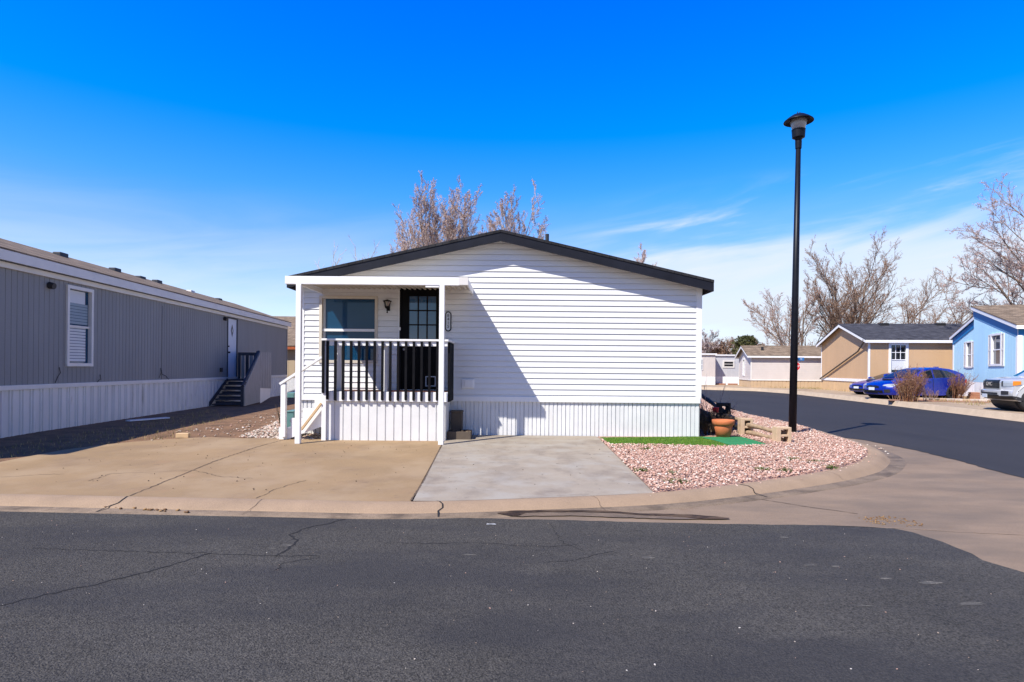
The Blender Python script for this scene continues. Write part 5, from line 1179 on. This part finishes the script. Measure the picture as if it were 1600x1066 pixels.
# ------------------------------------------------------------------ vehicles  (front towards -x, length along +x, width y)
def loft(outline, rows, deform, m, parent, name, smooth=True, sub=0):
    """outline: closed xz loop; rows: y stations"""
    bm = bmesh.new(); R_ = []
    for y in rows: R_.append([bm.verts.new(deform(x, y, z)) for x, z in outline])
    n_ = len(outline)
    for a, b in zip(R_[:-1], R_[1:]):
        for j in range(n_): bm.faces.new((a[j], a[(j + 1) % n_], b[(j + 1) % n_], b[j]))
    for cap in (R_[0], R_[-1]):
        f = bm.faces.new(cap)
        bmesh.ops.triangulate(bm, faces=[f])
    bmesh.ops.recalc_face_normals(bm, faces=bm.faces)
    me = bpy.data.meshes.new(name); bm.to_mesh(me); bm.free(); me.materials.append(m)
    o = bpy.data.objects.new(name, me); COL.objects.link(o); o.parent = parent
    if smooth:
        me.polygons.foreach_set('use_smooth', [True] * len(me.polygons))
        try: me.set_sharp_from_angle(angle=R(38))
        except Exception: pass
    b = o.modifiers.new('bevel', 'BEVEL'); b.width = .03; b.segments = 3; b.limit_method = 'ANGLE'; b.angle_limit = R(45)
    return o
def patch_on(path, z0, z1, fx, df, off, m, parent, name, nz=3, mirror=1):
    """thin skin over the nose: path = plan points (x or None for the nose line, y)"""
    rows = []
    for i, (x, y) in enumerate(path):
        zl = z0[i] if hasattr(z0, '__len__') else z0; zh = z1[i] if hasattr(z1, '__len__') else z1
        rows.append([Vector(df(fx(zl + (zh - zl) * k / nz) if x is None else x, y * mirror, zl + (zh - zl) * k / nz)) for k in range(nz + 1)])
    mb = MB(); n_ = len(rows); nrm = []
    for i in range(n_):
        t = rows[min(i + 1, n_ - 1)][0] - rows[max(i - 1, 0)][0]; t.z = 0; t.normalize(); v = Vector((-t.y, t.x, 0)) * (1 if mirror > 0 else -1)
        if v.x > .2 or (abs(v.x) <= .2 and v.y * mirror < 0 and path[i][0] is not None): v = -v
        nrm.append(v)
    i0 = 0
    for r_, v in zip(rows, nrm): mb.v.extend([tuple(p + v * off) for p in r_])
    for r_, v in zip(rows, nrm): mb.v.extend([tuple(p - v * .02) for p in r_])
    k_ = nz + 1; B_ = n_ * k_
    for i in range(n_ - 1):
        for j in range(nz):
            a = i * k_ + j; mb.f.append((a, a + 1, a + k_ + 1, a + k_)); mb.f.append((B_ + a, B_ + a + k_, B_ + a + k_ + 1, B_ + a + 1))
        a = i * k_; b = a + nz; mb.f.append((a, a + k_, B_ + a + k_, B_ + a)); mb.f.append((b, B_ + b, B_ + b + k_, b + k_))
    for j in range(nz):
        mb.f.append((j, B_ + j, B_ + j + 1, j + 1)); a = (n_ - 1) * k_ + j; mb.f.append((a, a + 1, B_ + a + 1, B_ + a))
    return mb.build(name, m, parent, fix=True)
def arch(cx, r, zc, n=9, lo=0.22):
    a0 = math.asin((lo - zc) / r) if abs(lo - zc) < r else 0
    return [(cx + r * math.cos(PI - a0 + (2 * a0 - PI) * k / (n - 1)) if False else cx - r * math.cos(a0 + (PI - 2 * a0) * k / (n - 1)), zc + r * math.sin(a0 + (PI - 2 * a0) * k / (n - 1))) for k in range(n)]
def wheel(parent, x, y, r, w, rimm, spokes=5, out=-1):
    t = MB(); t.lathe([(r * .66, -w / 2), (r * .93, -w / 2), (r, -w / 2 + .03), (r, w / 2 - .03), (r * .93, w / 2), (r * .66, w / 2)], (x, y, r), 36, axis='y'); o = t.build('wheel', M['tyre'], parent, smooth=True)
    s = MB(); yo = out * w * .42
    s.lathe([(r * .66, yo), (r * .60, yo), (r * .58, yo * .5), (r * .5, yo * .4), (0, yo * .4)], (x, y, r), 30, axis='y')
    rimo = s.build('rim', rimm, o, smooth=False)
    k = MB()
    for i in range(spokes):
        a = 2 * PI * i / spokes + .3; k.beam((x, y + yo * .85, r), (x + r * .62 * math.cos(a), y + yo * .95, r + r * .62 * math.sin(a)), .04 if spokes > 6 else .065, .03, (0, 1, 0))
    k.lathe([(0, yo * 1.02), (.06, yo * 1.02), (.07, yo * .7)], (x, y, r), 14, axis='y'); k.build('spoke', rimm, o)
    d = MB(); d.lathe([(0, yo * .42), (r * .55, yo * .42)], (x, y, r), 24, axis='y'); d.build('brake_disc', M['plastic'], o)
def rcorner(hw, fx, xmax, tum=.0, zsh=.8, nose=.35, tail=.2):
    def f(x, y, z):
        s = abs(y) / hw; X = x
        if x < fx + .9: X += nose * s ** 3 * max(0, 1 - (x - fx) / .9)
        if x > xmax - .7: X -= tail * s ** 3 * max(0, 1 - (xmax - x) / .7)
        Y = y * (1 - tum * max(0, z - zsh)); Z = z
        if z > .5: Z -= .05 * s ** 4 * min(1, (z - .5) * 3)
        return (X, Y, Z)
    return f
def hatchback(loc, rz, label, partial=False):
    c = empty('parked_car', loc, rz, label, 'car', 'blue parked cars')
    hw = .89; Lc = 4.42
    wb0, wb1, wr_, ar = .86, 3.50, .32, .36
    out = [(.10, .20), (.42, .19)] + arch(wb0, ar, .33, lo=.2) + [(1.35, .18), (3.0, .18)] + arch(wb1, ar, .33, lo=.2) + [(4.05, .24), (4.40, .30), (4.46, .55), (4.45, .85), (4.42, 1.06), (4.15, 1.05), (1.42, .97), (1.15, .93), (.6, .82), (.22, .72), (.04, .62), (0, .45), (.03, .28)]
    df = rcorner(hw, 0, Lc, .10, .7)
    fxc = lambda z: float(np.interp(z, [.20, .28, .45, .62, .72, .82], [.10, .03, 0, .04, .22, .6]))
    loft(out, [-hw, -hw * .93, -hw * .7, -hw * .35, 0, hw * .35, hw * .7, hw * .93, hw], df, M['bluecar'], c, 'body')
    # greenhouse
    gh = [(1.20, .93), (1.70, 1.18), (2.15, 1.36), (2.55, 1.45), (3.1, 1.47), (3.6, 1.43), (4.0, 1.33), (4.30, 1.22), (4.38, 1.10), (4.40, .98), (3.6, .96), (2.0, .95)]
    def dg(x, y, z): return (x, y * (1 - .36 * max(0, z - .93)) , z - .04 * (abs(y) / .80) ** 4)
    roof = loft(gh, [-.80, -.72, -.45, 0, .45, .72, .80], dg, M['bluecar'], c, 'cabin')
    def panel(pts, yo, name, m, off=.008):
        mb = MB(); f = [Vector(dg(x, yo, z)) + Vector((0, math.copysign(off, yo), 0)) for x, z in pts]; mb.face(f); mb.face([p + Vector((0, -math.copysign(.004, yo), 0)) for p in f][::-1]); return mb.build(name, m, c)
    for sgn in (-1, 1):
        panel([(1.62, .99), (2.55, .985), (2.55, 1.38), (2.28, 1.36), (1.93, 1.22)], sgn * .80, 'side_window', M['glassdark'])
        panel([(2.63, .985), (3.5, .99), (3.95, 1.06), (3.78, 1.22), (3.4, 1.345), (3.0, 1.39), (2.63, 1.395)], sgn * .80, 'side_window', M['glassdark'])
    mb = MB(); ww = .70
    def dsc(x, y, z, o=.012): v = Vector(dg(x, y, z)); return v + Vector((-o, 0, o))
    rws = [[dsc(x, f * w_, z) for f in (-1, -.8, -.4, 0, .4, .8, 1)] for x, z, w_ in ((1.27, .968, .76), (1.70, 1.18, .72), (2.12, 1.35, .67))]
    for ra, rb in zip(rws[:-1], rws[1:]):
        for k in range(6): mb.face([ra[k], ra[k + 1], rb[k + 1], rb[k]])
    mb.build('windscreen', M['glassdark'], c)
    mb = MB(); mb.box(3.45, 3.7, -.03, .03, 1.38, 1.50); mb.build('roof_fin', M['bluecar'], c)
    for yy, o in ((-hw + .09, -1), (hw - .09, 1)):
        for xx in (wb0, wb1): wheel(c, xx, yy, wr_, .2, M['darkrim'], 7, o)
    # dark wheel wells
    for xx in (wb0, wb1): MB().lathe([(0, -.75), (.35, -.75), (.35, .75), (0, .75)], (xx, 0, .34), 20, axis='y').build('wheel_well', M['plastic'], c)
    for sgn in (-1, 1):
        patch_on([(None, .50), (None, .60), (None, .70), (None, .80), (None, .88), (.32, .885), (.55, .885)], [.60, .60, .605, .61, .62, .66, .72], [.66, .69, .705, .72, .735, .76, .785], fxc, df, .008, M['lens'], c, 'headlight', mirror=sgn)
        patch_on([(.30, .885), (.42, .886), (.56, .886)], [.67, .69, .725], [.745, .76, .775], fxc, df, .014, M['amber'], c, 'turn_signal', mirror=sgn)
        patch_on([(None, .56), (None, .66), (None, .76)], [.30, .30, .31], [.44, .45, .45], fxc, df, .006, M['plastic'], c, 'fog_lamp', mirror=sgn)
        lip = MB(); lip.tube([(wb0 + (ar + .01) * math.cos(PI * k / 14), sgn * (hw - .008), .33 + (ar + .01) * math.sin(PI * k / 14)) for k in range(15)], .02, 6); lip.build('arch_lip', M['bluecar'], c, smooth=True)
        mb = MB(); yy0 = sgn * (hw - .03); mb.box(2.15, 2.33, min(yy0, yy0 + sgn * .05), max(yy0, yy0 + sgn * .05), .82, .85); mb.build('door_handle', M['bluecar'], c, bevel=.008)
        mb = MB(); mb.hexa([(1.55, sgn * .84, 1.0), (1.75, sgn * .84, 1.0), (1.75, sgn * 1.0, 1.02), (1.58, sgn * 1.0, 1.02), (1.58, sgn * .84, 1.13), (1.75, sgn * .84, 1.13), (1.75, sgn * 1.0, 1.12), (1.62, sgn * 1.0, 1.12)]); mb.build('mirror', M['bluecar'], c, fix=True, bevel=.02)
        mb = MB(); mb.box(2.45, 2.46, sgn * (hw - .012), sgn * (hw - .012) + sgn * .014, .30, .95) if sgn > 0 else mb.box(2.45, 2.46, sgn * hw - .002, sgn * hw + .006, .30, .95); mb.build('door_seam', M['plastic'], c)
    pth = [(None, -.34), (None, -.17), (None, 0), (None, .17), (None, .34)]
    patch_on(pth, [.49, .50, .50, .50, .49], [.58, .62, .63, .62, .58], fxc, df, .006, M['grille'], c, 'grille')
    patch_on([(None, -.5), (None, -.25), (None, 0), (None, .25), (None, .5)], .27, .40, fxc, df, .006, M['grille'], c, 'lower_grille')
    mb = MB(); mb.box(-.03, -.015, -.16, .16, .40, .53); mb.build('number_plate', M['plate'], c)
    mb = MB(); mb.box(.75, 1.05, -.22, .22, .86, .93); mb.build('hood_scoop', M['plastic'], c, bevel=.03)
    mb = MB(); mb.box(4.40, 4.44, -.8, -.5, .75, .92); mb.box(4.40, 4.44, .5, .8, .75, .92); mb.build('tail_light', M['stopred'], c)
    return c
# place: near front corner N, heading direction
def place_vehicle(N_, head, hwid):
    """N_: near front corner on the ground; head: unit heading vector of the nose"""
    rz = math.atan2(-head[1], -head[0]); ax = Vector((math.cos(rz), math.sin(rz), 0)); ay = Vector((-math.sin(rz), math.cos(rz), 0))
    return N_ + ay * hwid, rz
N1 = G(1385, 624.5, .08); l, rz = place_vehicle(N1, (-.975, -.22), .80)
hatchback(l, rz, 'blue hatchback with a dark hood scoop half hidden by the russet shrubs')
N2 = G(1352, 621, .08); l, rz = place_vehicle(N2 + Vector((.3, 2.0, 0)), (-.97, -.24), .80)
hatchback(l + Vector((1.3, .4, 0)), rz, 'blue car with a low smooth nose parked behind the hatchback', partial=True).scale = (1.08, 1, .84)

# silver pickup
Nt = Vector(G(1565, 643.5, .08)); l, rz = place_vehicle(Nt, (-.965, .262), .85); l.z = .08
tk = empty('pickup_truck', l, rz, 'silver pickup truck with black grille parked nose left at the frame edge', 'truck'); tk.scale = (1, 1, 1.0)
hw = .94; Lt = 5.4; wb0, wb1, wr_, ar = .84, 4.2, .39, .47
out = [(.24, .34), (.34, .33)] + arch(wb0, ar, .42, n=11, lo=.36) + [(1.45, .33), (3.7, .33)] + arch(wb1, ar, .42, n=11, lo=.36) + [(4.75, .42), (5.3, .48), (5.4, .55), (5.4, 1.10), (1.60, 1.14), (1.30, 1.17), (.75, 1.13), (.28, 1.07), (.12, 1.03), (.07, .96), (.07, .70), (.0, .66), (.0, .50), (.12, .38)]
def dt(x, y, z):
    s = abs(y) / hw; X = x
    if x < .9: X += .26 * s ** 3.2 * max(0, 1 - x / .9)
    Y = y * (1 - .10 * max(0, z - .85)); Z = z - (.045 * s ** 4 if z > 1.0 else 0) - (.03 * (1 - s) if (z > 1.0 and x > .2 and x < 1.6 and s > .4) else 0)
    return (X, Y, Z)
loft(out, [-hw, -hw * .95, -hw * .8, -hw * .55, -hw * .25, 0, hw * .25, hw * .55, hw * .8, hw * .95, hw], dt, M['silver'], tk, 'body')
gh = [(1.02, 1.12), (1.62, 1.56), (1.85, 1.68), (2.7, 1.70), (3.5, 1.68), (3.75, 1.62), (3.85, 1.12)]
fxt = lambda z: float(np.interp(z, [.34, .38, .50, .66, .70, .96, 1.03, 1.07], [.28, .12, 0, 0, .07, .07, .12, .28]))
def dgt(x, y, z): return (x, y * (1 - .26 * max(0, z - 1.12)), z - .03 * (abs(y) / .86) ** 4)
loft(gh, [-.86, -.78, -.4, 0, .4, .78, .86], dgt, M['silver'], tk, 'cab')
mb = MB(); mb.face([Vector(dgt(x, y, z)) + Vector((-.012, 0, .012)) for x, y, z in ((1.07, -.80, 1.15), (1.07, .80, 1.15), (1.61, .72, 1.54), (1.61, -.72, 1.54))]); mb.build('windscreen', M['glassteal'], tk)
for sgn in (-1, 1):
    for pts in ([(1.95, 1.16), (2.75, 1.16), (2.75, 1.60), (2.33, 1.59), (2.15, 1.48)], [(2.85, 1.16), (3.65, 1.16), (3.60, 1.58), (2.85, 1.60)]):
        mb = MB(); mb.face([Vector(dgt(x, sgn * .86, z)) + Vector((0, sgn * .01, 0)) for x, z in pts]); mb.build('side_window', M['glassdark'], tk)
    for xx in (wb0, wb1): wheel(tk, xx, sgn * (hw - .13), wr_, .26, M['rim'], 6, sgn)
    # wheel arch lip
    mb = MB(); pts = [(wb0 + (ar + .03) * math.cos(PI * k / 14), sgn * (hw - .005), .42 + (ar + .03) * math.sin(PI * k / 14)) for k in range(15)]; mb.tube(pts, .022, 6); mb.build('arch_lip', M['silver'], tk, smooth=True)
    hl = patch_on([(None, .56), (None, .66), (None, .76), (None, .86), (None, .93), (.18, .938), (.34, .938)], [.80, .80, .80, .81, .825, .84, .87], [.985, .99, .99, .99, .99, .99, .985], fxt, dt, .010, M['lens'], tk, 'headlight', mirror=sgn)
    patch_on([(None, .58), (None, .63)], [.815, .815], [.975, .975], fxt, dt, .014, M['plastic'], hl, 'lamp_divider', mirror=sgn)
    patch_on([(None, .905), (None, .93), (.18, .938), (.30, .938)], [.835, .84, .855, .88], [.98, .98, .98, .975], fxt, dt, .017, M['amber'], tk, 'turn_signal', mirror=sgn)
    patch_on([(None, .64), (None, .74), (None, .84)], [.545, .545, .555], [.665, .665, .66], fxt, dt, .012, M['plastic'], tk, 'fog_lamp', mirror=sgn)
    patch_on([(None, .30), (None, .60), (None, .80), (None, .93), (.15, .94), (.38, .94)], [.38, .38, .38, .385, .37, .36], [.46, .49, .50, .51, .49, .44], fxt, dt, .02, M['plastic'], tk, 'bumper_valance', mirror=sgn)
    mb = MB(); mb.hexa([(1.75, sgn * .90, 1.13), (1.95, sgn * .90, 1.13), (1.95, sgn * 1.12, 1.13), (1.78, sgn * 1.12, 1.13), (1.75, sgn * .90, 1.32), (1.95, sgn * .90, 1.32), (1.95, sgn * 1.12, 1.32), (1.78, sgn * 1.12, 1.32)]); mb.build('mirror', M['plastic'], tk, fix=True, bevel=.03)
for xx in (wb0, wb1): MB().lathe([(0, -.72), (.46, -.72), (.46, .72), (0, .72)], (xx, 0, .44), 24, axis='y').build('wheel_well', M['plastic'], tk)
pth = [(None, y) for y in (-.53, -.4, -.2, 0, .2, .4, .53)]
ring = patch_on(pth, .705, 1.035, fxt, dt, .012, M['rim'], tk, 'grille_surround')
g_ = patch_on([(None, y) for y in (-.49, -.4, -.2, 0, .2, .4, .49)], .735, 1.01, fxt, dt, .020, M['grille'], tk, 'grille')
for z in (.79, .87, .95): patch_on([(None, y) for y in (-.46, -.23, 0, .23, .46)], z - .012, z + .012, fxt, dt, .030, M['plastic'], g_, 'grille_bar')
text('GMC', .17, .008, M['chrome'], g_, (.025, 0, .872), rot=(R(90), 0, R(-90)), name='emblem')
patch_on([(None, y) for y in (-.50, -.25, 0, .25, .50)], .54, .60, fxt, dt, .014, M['plastic'], tk, 'bumper_slot')
patch_on([(None, y) for y in (-.55, -.3, 0, .3, .55)], .38, .53, fxt, dt, .018, M['plastic'], tk, 'lower_intake')
mb = MB(); mb.box(-.035, -.02, .02, .33, .42, .54); mb.build('number_plate', M['plate'], tk)
bpy.context.view_layer.update()
